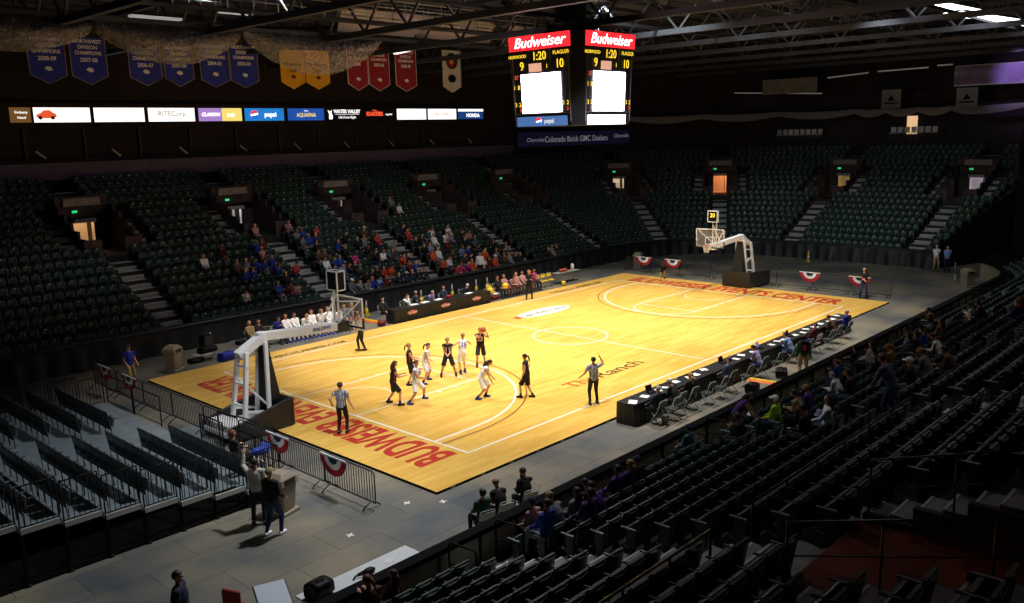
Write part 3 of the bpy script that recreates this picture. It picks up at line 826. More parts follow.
NB = [(-18.83, -4.05, 'red white and blue bunting fan on the barrier behind the standing referee'), (-18.83, -6.9, 'red white and blue bunting fan nearest the camera, on the end barrier'),
      (-18.83, 6.45, 'bunting fan on the barrier in front of the beige bin, nearer the basket'), (-18.83, 8.75, 'bunting fan on the barrier beside the blue-shirted usher')]
for x, y, l in NB: bunting(x, y, 1.02, -PI/2, l)
FB = [(8.3, 'bunting fan behind the far baseline, closest to the beige bin'), (5.9, 'bunting fan behind the crouching photographer at the far baseline'), (-3.9, 'bunting fan alone between the far basket and the vested man'), (-6.95, 'bunting fan partly behind the man in a dark vest')]
for y, l in FB: bunting(18.27, y, 1.02, -PI/2, l, 1.05)

# ------------------------------------------------------------------ baskets
def basket(sg, lab, scl):
    """sg=-1: near basket; x measured from the end, mirrored for the far end"""
    e = empty('basketball_goal', (sg*16.0, 0, 0)); tag(e, lab, 'basketball goal', 'portable basketball goals')
    e.rotation_euler.z = 0 if sg > 0 else PI
    # local: +x away from the court; backboard at x = -2.9
    mb = MB()       # padded base, higher at the front
    xs = (.4, 3.0 if sg > 0 else 2.75); h0, h1 = 1.0, (.85 if sg > 0 else .45)
    for sd in (-1, 1):
        y0, y1 = sd*.78, sd*.95
        if y0 > y1: y0, y1 = y1, y0
        mb.hexa([(xs[0], y0, .03), (xs[1], y0, .03), (xs[1], y1, .03), (xs[0], y1, .03), (xs[0], y0, h0), (xs[1], y0, h1), (xs[1], y1, h1), (xs[0], y1, h0)])
    mb.hexa([(xs[0]-.12, -.95, .03), (xs[0], -.95, .03), (xs[0], .95, .03), (xs[0]-.12, .95, .03), (xs[0]-.12, -.95, h0), (xs[0], -.95, h0), (xs[0], .95, h0), (xs[0]-.12, .95, h0)])
    mb.build('base_pad', PADB, e, bevel=.03)
    mb = MB(); mb.box(((xs[0]+xs[1])/2+.1, 0, .22), (xs[1]-xs[0]-.1, 1.5, .16)); mb.box((xs[1]-.35, 0, .4), (.6, 1.4, .24)); mb.build('ballast_deck', WHITE, e, bevel=.02)
    mb = MB()
    for sd in (-1, 1):
        for xx in (.7, 2.3): mb.lathe([(.08, -.03), (.08, .03)], 12, c=(xx, sd*.86, .05))
    mb.build('casters', DARKM, e)
    mb = MB()       # lower uprights: two white A-shaped legs with rungs
    for sd in (-1, 1):
        mb.beam((1.9, sd*.42, .3), (1.55, sd*.28, 2.75), .13, .13)
        mb.beam((.95, sd*.42, .3), (.78, sd*.24, 2.95), .12, .12)
        mb.beam((1.85, sd*.42, .75), (.95, sd*.42, .55), .08, .08)
    for t in (.25, .55, .8):
        z = .3+2.45*t; mb.beam((1.9-.35*t, -.4, z), (1.9-.35*t, .4, z), .07, .07)
    mb.beam((1.72, -.36, 1.9), (.92, .36, .75), .06, .06)
    mb.build('lift_legs', WHITE, e)
    mb = MB()       # black triangular pad over the front uprights
    mb.hexa([(.42, -.40, .9), (.9, -.40, .9), (.9, .40, .9), (.42, .40, .9), (.66, -.2, 2.85), (.82, -.2, 2.85), (.82, .2, 2.85), (.66, .2, 2.85)])
    mb.build('tower_pad', PADB, e, bevel=.03)
    mb = MB()       # bent main arm
    mb.beam((1.72, 0, 2.62), (.75, 0, 3.14), .36, .30); mb.beam((.8, 0, 3.14), (-2.35, 0, 2.93), .30, .30)
    mb.lathe([(.2, -.22), (.2, .22)], 12, c=(.78, 0, 3.08))
    arm = mb.build('extension_arm', WHITE, e, bevel=.03)
    mb = MB(); mb.box((-2.55, 0, 2.90), (.5, .42, .36)); mb.build('arm_pad', mat('arm_pad_dark_green', hx('1d2b24'), .5) if sg < 0 else WHITE, e, bevel=.02)
    if sg < 0: text('SPALDING', .17, mat('logo_blue', hx('2a3f9a'), .5), e, (-1.6, .156, 3.0), (PI/2, 0, PI), bold=.004)
    bx = -2.9
    mb = MB()       # board frame
    for (a, b) in (((bx, -.915, 2.9), (bx, .915, 2.9)), ((bx, -.915, 3.97), (bx, .915, 3.97)), ((bx, -.915, 2.9), (bx, -.915, 3.97)), ((bx, .915, 2.9), (bx, .915, 3.97))):
        mb.beam(a, b, .05, .05)
    bd = mb.build('backboard', WHITE, e)
    mb = MB(); mb.box((bx, 0, 3.435), (.02, 1.8, 1.04)); mb.build('board_glass', GLASS, bd)
    mb = MB()
    for (a, b) in (((bx-.02, -.295, 3.05), (bx-.02, .295, 3.05)), ((bx-.02, -.295, 3.5), (bx-.02, .295, 3.5)), ((bx-.02, -.295, 3.05), (bx-.02, -.295, 3.5)), ((bx-.02, .295, 3.05), (bx-.02, .295, 3.5))):
        mb.beam(a, b, .01, .05)
    mb.build('shooting_square', WHITE, bd)
    mb = MB()
    for sd in (-1, 1): mb.box((bx, sd*.5, 2.88), (.07, .85, .07)); mb.box((bx, sd*.93, 3.05), (.07, .05, .4))
    mb.build('edge_padding', PADB, bd)
    mb = MB()       # diagonal braces behind the board
    mb.beam((bx+.06, .85, 3.9), (-2.3, .12, 3.05), .05, .05); mb.beam((bx+.06, -.85, 3.9), (-2.3, -.12, 3.05), .05, .05)
    mb.beam((bx+.06, -.85, 3.9), (bx+.5, -.3, 3.9), .04, .04); mb.beam((bx+.06, .85, 3.9), (bx+.5, .3, 3.9), .04, .04); mb.beam((bx+.5, -.3, 3.9), (bx+.5, .3, 3.9), .04, .04)
    for sd in (-1, 1): mb.beam((bx+.5, sd*.12, 3.0), (bx+.5, sd*.12, 4.3), .05, .05)
    mb.beam((bx+.5, .12, 4.2), (bx+1.25, .05, 3.1), .045, .045)
    mb.build('board_braces', WHITE, e)
    mb = MB()
    R = .2286; mb.tube([(bx-.38+R*math.cos(t), R*math.sin(t), 3.05) for t in np.linspace(0, 2*PI, 25)], .012, 6, caps=False)
    mb.box((bx-.08, 0, 3.04), (.14, .14, .03)); rim = mb.build('rim', ORANGE, e)
    mb = MB(); n = 12
    for j in range(n):
        for dr in (1, -1):
            pts = []
            for q in range(5):
                t = q/4; a = 2*PI*j/n + dr*t*1.1; rr = R*(1-.42*t**.7); pts.append((bx-.38+rr*math.cos(a), rr*math.sin(a), 3.04-.42*t))
            mb.tube(pts, .007, 4, caps=False)
    mb.build('net', CORDM, rim)
    # shot clock box on top
    ck = MB()
    if sg < 0:
        ck.box((-2.45, 0, 4.66), (.34, .62, .68)); zc = 4.66
    else:
        ck.box((-2.6, 0, 4.70), (.12, .62, .62)); zc = 4.7
    co = ck.build('shot_clock', BLACK, e, bevel=.01)
    mb = MB(); xx = (-2.62, -2.28) if sg < 0 else (-2.66, -2.54)
    zh = .35 if sg < 0 else .32
    for x in xx:
        for (a, b) in (((x, -.31, zc-zh), (x, .31, zc-zh)), ((x, -.31, zc+zh), (x, .31, zc+zh)), ((x, -.31, zc-zh), (x, -.31, zc+zh)), ((x, .31, zc-zh), (x, .31, zc+zh))): mb.beam(a, b, .045, .045)
    for y in (-.31, .31):
        for z in (zc-zh, zc+zh): mb.beam((xx[0], y, z), (xx[1], y, z), .04, .04)
    mb.build('clock_frame', WHITE, co)
    if sg > 0:
        text('20', .34, mat('amber_digits', (1, .6, 0), .4, emit=(1, .62, .05), estr=1.6), co, (-2.68, 0, 4.76), RX)
    return e
basket(-1, 'portable basketball goal with white arm and black base closest to the camera', 1)
basket(1, 'portable basketball goal with lit shot clock at the far end of the court', 1)

# ------------------------------------------------------------------ scoreboard
SX, SY = -.25, -.5
e = empty('center_scoreboard', (SX, SY, 0)); tag(e, 'four-sided scoreboard with white screens hanging over centre court', 'scoreboard')
HT, HB = 14.05, 10.1
def oct_(w_, d_): return [(-d_, -w_), (-w_, -d_), (w_, -d_), (d_, -w_), (d_, w_), (w_, d_), (-w_, d_), (-d_, w_)]
mb = MB()
top = [(x, y, HT) for x, y in oct_(1.8, 2.24)]; bot = [(x, y, HB) for x, y in oct_(1.62, 2.04)]
mb.add(bot+top, [tuple(reversed(range(8))), tuple(range(8, 16))]+[(i, (i+1) % 8, 8+(i+1) % 8, 8+i) for i in range(8)])
mb.build('housing', mat('scoreboard_black', (.012, .012, .016), .4), e)
mb = MB()
for x in (-1.2, 1.2):
    for y in (-1.2, 1.2): mb.tube([(x, y, HT), (x*.5, y*.5, 17.0)], .025, 6)
mb.beam((-1.6, 0, HT+.35), (1.6, 0, HT+.35), .2, .2); mb.beam((0, -1.6, HT+.36), (0, 1.6, HT+.36), .2, .2)
mb.box((0, 0, HT+1.1), (1.0, 1.0, .8))
mb.build('suspension', DARKM, e)
E_RED = mat('sign_red_lit', (.8, .02, .02), .4, emit=(1, .02, .03), estr=1.5)
E_WH = mat('sign_white_lit', (1, 1, 1), .4, emit=(1, .97, .95), estr=3.0)
E_SCR = mat('video_screen_white', (1, 1, 1), .4, emit=(.93, .87, 1), estr=9.0)
E_AMB = mat('scoreboard_amber', (1, .7, 0), .4, emit=(1, .66, .04), estr=1.25)
E_RDG = mat('scoreboard_red_digit', (1, .1, .05), .4, emit=(1, .08, .05), estr=1.0)
E_BLU = mat('sign_blue_lit', (.05, .15, .4), .4, emit=(.07, .16, .42), estr=.9)
E_COR = mat('small_picture_screen', (.5, .3, .2), .4, emit=(.75, .38, .26), estr=1.0, )
E_LBL = mat('sign_white_print', (.9, .9, .9), .4, emit=(.8, .8, .85), estr=.9)
def face(rot, nm, second):
    lean = math.atan2(.2, HT-HB)
    fe = empty('board_face'); fe.parent = e
    n = Vector(((-1, 0, 0) if rot == 'x' else (0, -1, 0)))
    zc = (HT+HB)/2
    fe.location = n*(2.14+.02)+Vector((0, 0, zc))
    R = (FACEX if rot == 'x' else FACEY).to_4x4() @ Matrix.Rotation(lean, 4, 'X')
    fe.rotation_euler = R.to_euler()
    k = 1.0
    def rect(x, y, w_, h_, m, name, z=0.01, d=.03, par=fe):
        q = MB(); q.box((0, 0, 0), (w_, h_, d)); o = q.build(name, m, par, (x, y, z)); return o
    r_ = rect(0, 1.66, 3.55, .62, E_RED, 'top_sign')
    text('Budweiser', .62, E_WH, r_, (0, 0, .02), (0, 0, 0), shear=.3, bold=.003, sx=1.12)
    rect(0, -.53, 2.3, 1.7, E_SCR, 'video_screen')
    def t(s, x, y, size, m, name='digits', **kk): return text(s, size, m, fe, (x, y, .03), (0, 0, 0), name=name, **kk)
    t('NORWOOD', -1.3, 1.1, .2, E_AMB, 'team_name', sx=.95); t('FLAGLER', 1.25, 1.13, .22, E_AMB, 'team_name', sx=1.05)
    t('1:20', 0, 1.05, .5, E_AMB, 'game_clock', bold=.004, sx=.95); t('9', -1.05, .66, .52, E_AMB, 'score', bold=.004); t('10', 1.15, .66, .52, E_AMB, 'score', bold=.004, sx=.9)
    q = rect(-.28, .58, .72, .36, E_COR, 'small_screen'); t('1', .42, .6, .26, E_AMB, 'period')
    t('27', -1.42, .2, .24, E_RDG); t('1', -1.56, -.24, .26, E_AMB); t('8', -1.3, -.24, .28, E_AMB)
    t('3', -1.52, -1.0, .26, E_AMB); t('2', -1.28, -1.0, .26, E_AMB); t('3', -1.26, -1.25, .22, E_RDG)
    t('3', 1.27, -1.0, .26, E_AMB); t('2', 1.52, -1.0, .26, E_AMB); t('2', 1.5, -1.25, .22, E_RDG)
    if not second:
        r_ = rect(-.05, -1.75, 2.95, .42, E_BLU, 'bottom_sign'); text('pepsi', .27, E_LBL, r_, (.45, 0, .02), (0, 0, 0), bold=.004)
        pepsi_ball(r_, .17, (-.15, 0, .02), (0, 0, 0))
    else:
        rect(-.1, -1.75, 2.75, .42, E_WH, 'bottom_sign')
    fr = MB()
    for x in (-1.62, 1.62): fr.box((x, -.35, 0), (.03, 2.9, .03))
    fr.box((0, -1.42, 0), (3.2, .03, .03)); fr.box((-.33, 1.1, 0), (.02, .6, .03)); fr.box((.6, 1.1, 0), (.02, .6, .03))
    fr.build('trim', mat('scoreboard_trim', (.2, .2, .24), .4), fe)
def pepsi_ball(par, r, loc, rot):
    o = empty('round_emblem'); o.parent = par; o.location = loc; o.rotation_euler = rot
    n = 24
    for nm, t0, t1, m in (('red_half', .12*PI, 1.0*PI, E_RED), ('blue_half', 1.12*PI, 2.0*PI, mat('logo_blue_lit', (.02, .1, .5), .4, emit=(.02, .12, .6), estr=1.0))):
        q = MB(); q.add([(r*math.cos(a), r*math.sin(a), .004) for a in np.linspace(t0, t1, n)], [tuple(range(n))]); q.build(nm, m, o)
    q = MB(); q.add([(r*math.cos(a), r*math.sin(a), .0) for a in np.linspace(0, 2*PI, n, endpoint=False)], [tuple(range(n))]); q.build('white_band', E_WH, o)
face('x', 'end', False); face('y', 'side', True)
# the two faces turned away from the camera carry plain dark screens
for n_, rz_ in ((Vector((1, 0, 0)), PI/2), (Vector((0, 1, 0)), PI)):
    q = MB(); q.box((0, 0, 0), (1.95, .04, 2.25)); o = q.build('video_screen', E_SCR, e, n_*2.16+Vector((0, 0, 11.6)), rz_)
# glow of the screens on the surroundings comes from the screens themselves

# ------------------------------------------------------------------ suites, fascia, advertising panels
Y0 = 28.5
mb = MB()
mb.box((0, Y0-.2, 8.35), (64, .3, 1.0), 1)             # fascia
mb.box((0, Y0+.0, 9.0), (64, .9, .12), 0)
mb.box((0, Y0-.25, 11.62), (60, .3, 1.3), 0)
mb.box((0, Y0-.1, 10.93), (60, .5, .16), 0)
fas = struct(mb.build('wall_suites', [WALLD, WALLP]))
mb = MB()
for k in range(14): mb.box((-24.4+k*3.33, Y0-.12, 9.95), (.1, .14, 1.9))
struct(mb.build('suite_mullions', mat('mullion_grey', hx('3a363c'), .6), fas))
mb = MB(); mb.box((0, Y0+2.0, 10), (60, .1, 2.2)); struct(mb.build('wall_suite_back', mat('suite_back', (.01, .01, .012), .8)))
for k in range(9):
    x = -14.0+k*4.3
    o = MB(); o.beam((0, 0, 0), (.5, 0, -.42), .05, .1); o = o.build('slanted_rail_glint', mat('rail_glint_cream', hx('b4ab94'), .4), None, (x, Y0-.55, 9.55))  # light glints along the ledge, made as short pale bars
    tag(o, f'short slanted pale rail glint on the suite ledge, {ordw(k)} along from the blank end', 'rail', 'slanted rail glints on the suite ledge')
ADS = [(-15.1, -14.0, 'brown'), (-13.85, -10.72, 'car'), (-10.49, -7.44, 'faint'), (-7.18, -4.12, 'rite'), (-3.84, -.73, 'purple'), (-.5, 2.55, 'pepsi'), (2.88, 5.93, 'aqua'),
       (6.2, 9.21, 'water'), (9.58, 12.52, 'redtext'), (12.83, 15.87, 'white'), (16.09, 19.23, 'tires'), (19.46, 22.45, 'honda')]
def em(nm, col, st_): return mat(nm, col, .5, emit=col, estr=st_)
ADLAB = {'brown': 'small brown lit advertising panel with two white lines of text', 'car': 'white lit advertising panel with a red car', 'faint': 'white lit advertising panel with faint pale text, beside the red car panel',
         'rite': 'white lit advertising panel with grey serif letters', 'purple': 'lit advertising panel half purple half yellow', 'pepsi': 'bright blue lit advertising panel with a round emblem',
         'aqua': 'dark blue lit advertising panel with golden lettering', 'water': 'black advertising panel with white two-line lettering', 'redtext': 'black advertising panel with red block lettering',
         'white': 'plain white lit advertising panel between black and red-lettered ones', 'tires': 'white lit advertising panel with small red letters', 'honda': 'blue and black advertising panel at the end of the lit row'}
AW = em('ad_white', (1, .96, .9), 1.25); ABk = mat('ad_black', (.01, .01, .01), .5); AT = em('ad_letter_grey', (.25, .25, .25), .8)
AWT = em('ad_letter_white', (.95, .95, .95), 1.5)
for (x0, x1, kd) in ADS:
    ya = Y0-.44; w_ = x1-x0; e2 = empty('advertising_panel', ((x0+x1)/2, ya, 11.6)); tag(e2, ADLAB[kd], 'advertising panel', 'advertising panels above the suites')
    q = MB(); q.box((0, .05, 0), (w_+.12, .1, .95)); q.build('frame', BLACK, e2)
    fm = {'brown': em('ad_brown', hx('6b4a25'), .9), 'pepsi': em('ad_blue', hx('1f78c8'), 1.0), 'aqua': em('ad_navy', hx('2050a8'), .9), 'water': ABk, 'redtext': ABk, 'honda': em('ad_honda_blue', hx('1d3f7a'), .9), 'purple': em('ad_purple', hx('9a78bb'), 1.1)}.get(kd, AW)
    q = MB(); q.box((0, -.01, 0), (w_, .03, .84)); fo = q.build('lit_face', fm, e2)
    T = lambda s, x, z, sz, m, **k: text(s, sz, m, fo, (x, -.035, z), RY, **k)
    if kd == 'brown': T('Embassy', .05, .15, .2, AWT); T('Hotel', .05, -.15, .2, AWT)
    if kd == 'rite': T('RITECorp', 0, .06, .45, AT, bold=.006); T('Environmental', 0, -.3, .16, AT)
    if kd == 'faint': T('In Motion', .1, .05, .28, em('ad_faint', (.75, .75, .72), 1.6))
    if kd == 'car':
        q = MB(); q.add([(x, 0, z) for x, z in [(-.55, -.12), (-.5, .02), (-.3, .08), (-.12, .24), (.22, .26), (.4, .1), (.55, .04), (.58, -.14), (.4, -.2), (-.4, -.22)]], [tuple(range(10))])
        q.build('car_picture', em('ad_car_red', (.75, .09, .03), 1.0), fo, (-.9, -.035, .02))
        q = MB()
        for x in (-.33, .35): q.add([(x+.11*math.cos(a), -.004, -.18+.11*math.sin(a)) for a in np.linspace(0, 2*PI, 12, endpoint=False)], [tuple(range(12))])
        q.build('car_wheels', ABk, fo, (-.9, -.035, .02)); T('The', .6, .15, .16, em('ad_faint', (.75, .75, .72), 1.6))
    if kd == 'purple':
        q = MB(); q.box((.82, -.03, 0), (1.45, .01, .84)); q.build('yellow_half', em('ad_yellow', hx('e8d070'), 1.1), fo); T('CLARION', -.72, 0, .3, AWT, shear=.2, bold=.01); T('sun', .75, 0, .4, AWT, bold=.01)
    if kd == 'pepsi': T('pepsi', .45, 0, .46, AWT, bold=.008); pepsi_ball(fo, .28, (-.8, -.035, 0), RY)
    if kd == 'aqua': T('AQUAFINA', 0, -.05, .38, em('ad_gold', hx('e8d27c'), 1.0), bold=.008, sx=.85); T('Purity', 0, .25, .14, AWT)
    if kd == 'water':
        T('WATER VALLEY', .3, .2, .36, AWT, bold=.008, sx=.95); T('Life Done Right', .3, -.22, .25, AWT)
        q = MB(); q.box((.3, -.03, 0), (2.2, .01, .02)); q.build('rule', AWT, fo)
        q = MB(); q.add([(x, 0, z) for x, z in [(0, -.35), (.3, -.35), (.34, -.1), (.22, .1), (.3, .3), (.12, .2), (-.1, .32), (.02, .05)]], [tuple(range(8))]); q.build('bird_logo', AWT, fo, (-1.35, -.035, 0))
    if kd == 'redtext': T('ROASTERS', -.45, .02, .42, em('ad_red', (.9, .1, .04), 1.3), bold=.014, sx=.8); T('Grillers', -.45, .3, .16, em('ad_red', (.9, .1, .04), 1.3)); T('together', .95, 0, .2, AWT)
    if kd == 'tires': T('BIG O TIRES', 0, 0, .3, em('ad_red', (.9, .1, .04), 1.3), bold=.004)
    if kd == 'honda':
        T('HONDA', .25, -.12, .42, AWT, bold=.012); q = MB(); q.box((0, -.03, .32), (w_, .01, .2)); q.build('upper_strip', AW, fo)
# LED message board at the far bend
a_ = pos(44+2.5, WO-1.4); 
e2 = empty('sponsor_board', (26.6, 24.6, 9.3), math.radians(-8)); tag(e2, 'long dark blue sponsor board with dim white lettering beyond the scoreboard', 'sign')
q = MB(); q.box((4.6, .1, 0), (15.0, .2, 1.25)); q.build('panel', mat('board_navy', hx('171a38'), .5, emit=(.04, .03, .12), estr=.08), e2)
text('Colorado Buick GMC Dealers', .72, em('dim_letter', (.28, .28, .33), .4), e2, (3.9, -.02, -.05), RY, bold=.008, sx=.88)
text('Chevrolet', .5, em('dim_letter', (.28, .28, .33), .4), e2, (-1.1, -.02, -.05), RY, shear=.3)
text('Chevrolet', .5, em('dim_letter', (.28, .28, .33), .4), e2, (9.6, -.02, .1), RY, shear=.3)

# ------------------------------------------------------------------ hanging banners
BAN = [(-15.6, 1.72, 'blue', '2008-09', 15.15), (-13.62, 1.76, 'blue', '2007-08', 15.15), (-10.74, 1.72, 'blue', '2006-07', 15.0), (-8.89, 1.64, 'blue', '2005-06', 15.05), (-6.78, 1.75, 'blue', '2004-05', 15.25), (-4.95, 1.78, 'blue', '2003-04', 15.3),
       (-1.72, 1.67, 'yellow', '2006', 15.15), (.07, 1.7, 'yellow', '2007', 15.2), (3.13, 1.6, 'red', '2005', 15.6), (4.86, 1.7, 'red', '2005-06', 15.6), (7.15, 1.8, 'red', '2008-09', 15.6), (11.38, 1.75, 'white', '', 15.75)]
BM = {'blue': mat('banner_blue', hx('2332a0'), .8), 'yellow': mat('banner_yellow', hx('e0a411'), .8), 'red': mat('banner_red', hx('8f1730'), .8), 'white': mat('banner_white', hx('c8c4c4'), .8)}
BT = {'blue': OFFW, 'yellow': mat('banner_brown_print', hx('5a3c0a'), .8), 'red': OFFW, 'white': BLACK}
BE = mat('banner_silver_trim', hx('b9a070'), .6)
PLACE = ['first in line', 'second in line', 'third in line', 'fourth in line', 'fifth in line', 'last of the blue row',
         'beside the blue banners', 'beside the red banners', 'nearest the yellow pair', 'middle of the three red ones', 'last of the three red ones', '']
for k, (x, w_, c_, yr, zt_) in enumerate(BAN):
    zb = 12.83; h = zt_-zb; e2 = empty('championship_banner', (x, 20.0, zt_))
    lab = {'blue': f'blue pointed championship banner dated {yr.replace("-", " to ")}, {PLACE[k]}'[:200], 'yellow': f'golden yellow pointed banner {PLACE[k]}', 'red': f'dark red pointed banner {PLACE[k]}', 'white': 'white pointed banner with a round dark emblem, alone past the red ones'}[c_]
    tag(e2, lab, 'banner', 'pointed banners under the roof')
    n = 9; q = MB(); vs = []; xs = [-w_/2+w_*i/(n-1) for i in range(n)]
    for i, xx in enumerate(xs):
        yb = .03*math.sin(i*1.3+k); pt = -h+.42*abs(xx)/(w_/2)
        vs += [(xx, yb*.3, 0), (xx, yb, -h*.5), (xx, yb, pt)]
    m_ = len(vs); vs += [(a, b+.015, c) for a, b, c in vs]
    F = []
    for i in range(n-1):
        for j in range(2): A = i*3+j; F.append((A, A+1, A+4, A+3)); F.append((m_+A, m_+A+3, m_+A+4, m_+A+1))
    q.add(vs, F, 0, True); cl = q.build('cloth', BM[c_], e2)
    q = MB(); pl_ = [(-w_/2, -.04, 0), (-w_/2, -.04, -h+.42), (0, -.04, -h), (w_/2, -.04, -h+.42), (w_/2, -.04, 0)]
    for a, b in zip(pl_[:-1], pl_[1:]): q.beam(a, b, .025, .02)
    q.build('border', BE if c_ == 'blue' else BT[c_] if c_ == 'red' else BM[c_], e2)
    q = MB(); q.tube([(-w_/2-.05, 0, 0), (w_/2+.05, 0, 0)], .025, 6); q.tube([(-w_/2, 0, 0), (-w_/2, 0, 16.7-zt_)], .008, 4); q.tube([(w_/2, 0, 0), (w_/2, 0, 16.7-zt_)], .008, 4); q.build('hanging_bar', DARKM, e2)
    T = lambda s, z, sz: text(s, sz, BT[c_], cl, (0, -.045, z), RY, bold=.006, sx=.92)
    if c_ == 'blue' or c_ == 'red':
        T('NORTHWEST', -.22, .25); T('DIVISION', -.50, .25); T('CHAMPIONS', -.78, .25); T(yr, -1.12, .28)
    if c_ == 'yellow': T('CHAMPIONS', -.9, .24); T(yr, -1.25, .28)
    if c_ == 'white':
        for r_, m in ((.55, BLACK), (.42, BM['red']), (.2, BM['yellow'])):
            q = MB(); q.lathe([(r_, 0), (r_, .01)], 20); o = q.build('round_emblem', m, cl, (0, -.05-.01*(1-r_), -.75)); o.rotation_euler.x = PI/2
        q = MB(); q.ell((0, 0, 0), (.4, .012, .3), 8); q.build('lower_emblem', BLACK, cl, (0, -.045, -1.95))
    else:
        q = MB(); q.add([(x_, 0, z_) for x_, z_ in [(-.18, 0), (-.05, .12), (.15, .08), (.2, -.06), (.02, -.12)]], [tuple(range(5))]); q.build('emblem', BT[c_], cl, (0, -.045, -h+.72))

# ------------------------------------------------------------------ netting and drapery under the roof
def swag(name, x0, x1, y, zt_, sag, lab, m, n=30, ro=9, y1=None, base_sag=.5):
    q = MB(); vs = []; y1 = y if y1 is None else y1
    for i in range(n+1):
        t = i/n; x = x0+(x1-x0)*t; zb = base_sag+sag*math.sin(PI*t)**.8; yy = y+(y1-y)*t
        for j in range(ro+1):
            s = j/ro; vs.append((x, yy-1.0*math.sin(PI*s)*.9*(.3+math.sin(PI*t))+.015*math.sin(i*1.7+j), zt_-zb*s+.012*math.sin(i*.9+j*.7)))
    q.add(vs, [(i*(ro+1)+j, (i+1)*(ro+1)+j, (i+1)*(ro+1)+j+1, i*(ro+1)+j+1) for i in range(n) for j in range(ro)], 0, True)
    o = q.build(name, m); tag(o, lab, 'netting', 'gathered safety netting'); return o
swag('safety_net', -22.5, -16.2, 13, 15.0, .9, 'grey gathered safety netting sagging in front of the first blue banners', NET)
swag('safety_net', -16.0, -9.2, 13, 15.1, 1.25, 'wide grey netting swag hanging between the two blue banner groups', NET)
swag('safety_net', -9.0, -.6, 13, 15.3, 1.7, 'deepest grey netting swag hanging in front of the yellow banners', NET)
q = MB(); q.tube([(-24, 13, 15.05), (-9, 13, 15.2), (1, 13, 15.9)], .07, 8)
for x in (-16.1, -9.1): q.tube([(x, 13, 14.4), (x, 13, 15.3)], .09, 6)
tag(q.build('net_pole', BLACK), 'long black pole carrying the gathered netting', 'pole')
# sail-like pale fabric panels behind the nets
SAIL = mat('acoustic_fabric', hx('9a9096'), .9, noise=.15, nscale=.5)
for k, (x0, x1, z0, z1) in enumerate(((-3.5, 8.0, 15.4, 16.6), (9.0, 20.0, 15.3, 16.5))):
    q = MB(); q.hexa([(x0, 12.8, z0), (x1, 12.8, z0), (x1, 12.86, z0), (x0, 12.86, z0), (x0, 12.2, z1), (x1, 12.2, z1), (x1, 12.26, z1), (x0, 12.26, z1)])
    tag(q.build('acoustic_panel', SAIL), ['pale grey fabric panel slung under the roof behind the red banners', 'pale grey fabric panel slung under the roof just behind the scoreboard'][k], 'acoustic panel')
# pale swagged drapery line high on the end wall
DR = mat('pale_drapery', hx('8b8a92'), .9)
q = MB(); n = 150; vs = []
def end_path(t):
    s = 44+2+ (60-44)*t; return s
for i in range(n+1):
    s = 47+(79.6-47)*i/n; ph = abs(math.sin(i*PI/12)); P = pos(s, WO-1.6)
    vs += [P+Vector((0, 0, 11.15-.1*ph)), pos(s, WO-1.75)+Vector((0, 0, 10.95-.2*ph)), P+Vector((0, 0, 10.75-.36*ph))]
q.add(vs, [(i*3+j, (i+1)*3+j, (i+1)*3+j+1, i*3+j+1) for i in range(n) for j in range(2)], 0, True)
tag(q.build('swag_drapery', DR), 'pale swagged drapery line running high along the end wall', 'drapery')

# end wall: panels, flags, lit doorway, white chairs
def wallpanel(name, y0, y1, z0, z1, x, m, lab, cat, ex=None):
    e2 = empty(name, (x, (y0+y1)/2, (z0+z1)/2)); tag(e2, lab, cat)
    q = MB(); q.box((0, 0, 0), (.08, y1-y0, z1-z0)); q.build('face', m, e2)
    q = MB()
    for z in (-(z1-z0)/2, (z1-z0)/2): q.beam((-.05, -(y1-y0)/2, z), (-.05, (y1-y0)/2, z), .06, .06)
    for k in range(4): yy = -(y1-y0)/2+(y1-y0)*k/3; q.beam((-.05, yy, -(z1-z0)/2), (-.05, yy, (z1-z0)/2), .05, .05)
    q.build('frame', STEEL, e2); return e2
PNL = mat('window_film_grey', hx('8f8b86'), .7, noise=.2, nscale=2)
wallpanel('press_window', 7.2, 12.3, 12.75, 14.0, 43, PNL, 'long grey panel hung high on the end wall over white seats', 'panel')
wallpanel('purple_panel', -14.5, -4.0, 12.6, 14.1, 43, mat('violet_lit_panel', hx('8d7cae'), .7, noise=.2, nscale=1.0), 'purple lit panel hung high at the corner of the end wall', 'panel')  # violet light also put into the panel's own colour
l = bpy.data.lights.new('purple_wash', 'SPOT'); l.energy = 600; l.color = (.66, .45, 1); l.spot_size = 1.1; l.spot_blend = .7; l.shadow_soft_size = .2
lo = bpy.data.objects.new('purple_wash', l); COL.objects.link(lo); lo.location = (38.6, -9, 14.3); lo.rotation_euler = (Vector((43, -9, 13.3))-lo.location).to_track_quat('-Z', 'Y').to_euler()
for k, (y0, y1, z0, z1) in enumerate(((.04, 1.58, 11.1, 12.6), (-5.75, -4.2, 10.95, 12.45))):
    e2 = empty('hanging_flag', (43, (y0+y1)/2, z1)); tag(e2, ['small pale square flag with dark triangle, over the lit upper doorway', 'small pale square flag with dark triangle, beneath the purple panel'][k], 'flag')
    q = MB(); q.box((0, 0, -.75), (.02, y1-y0, z1-z0)); q.build('cloth', mat('flag_grey', hx('8a8a8c'), .8), e2)
    q = MB(); q.add([(-.02, a, b) for a, b in ((-.3, -.9), (.3, -.9), (0, -.45))], [(0, 1, 2), (2, 1, 0)]); q.box((-.02, 0, -1.1), (.01, 1.1, .12)); q.build('emblem', BLACK, e2)
    q = MB(); q.tube([(0, -.8, 0), (0, .8, 0)], .02, 6); q.build('rod', DARKM, e2)
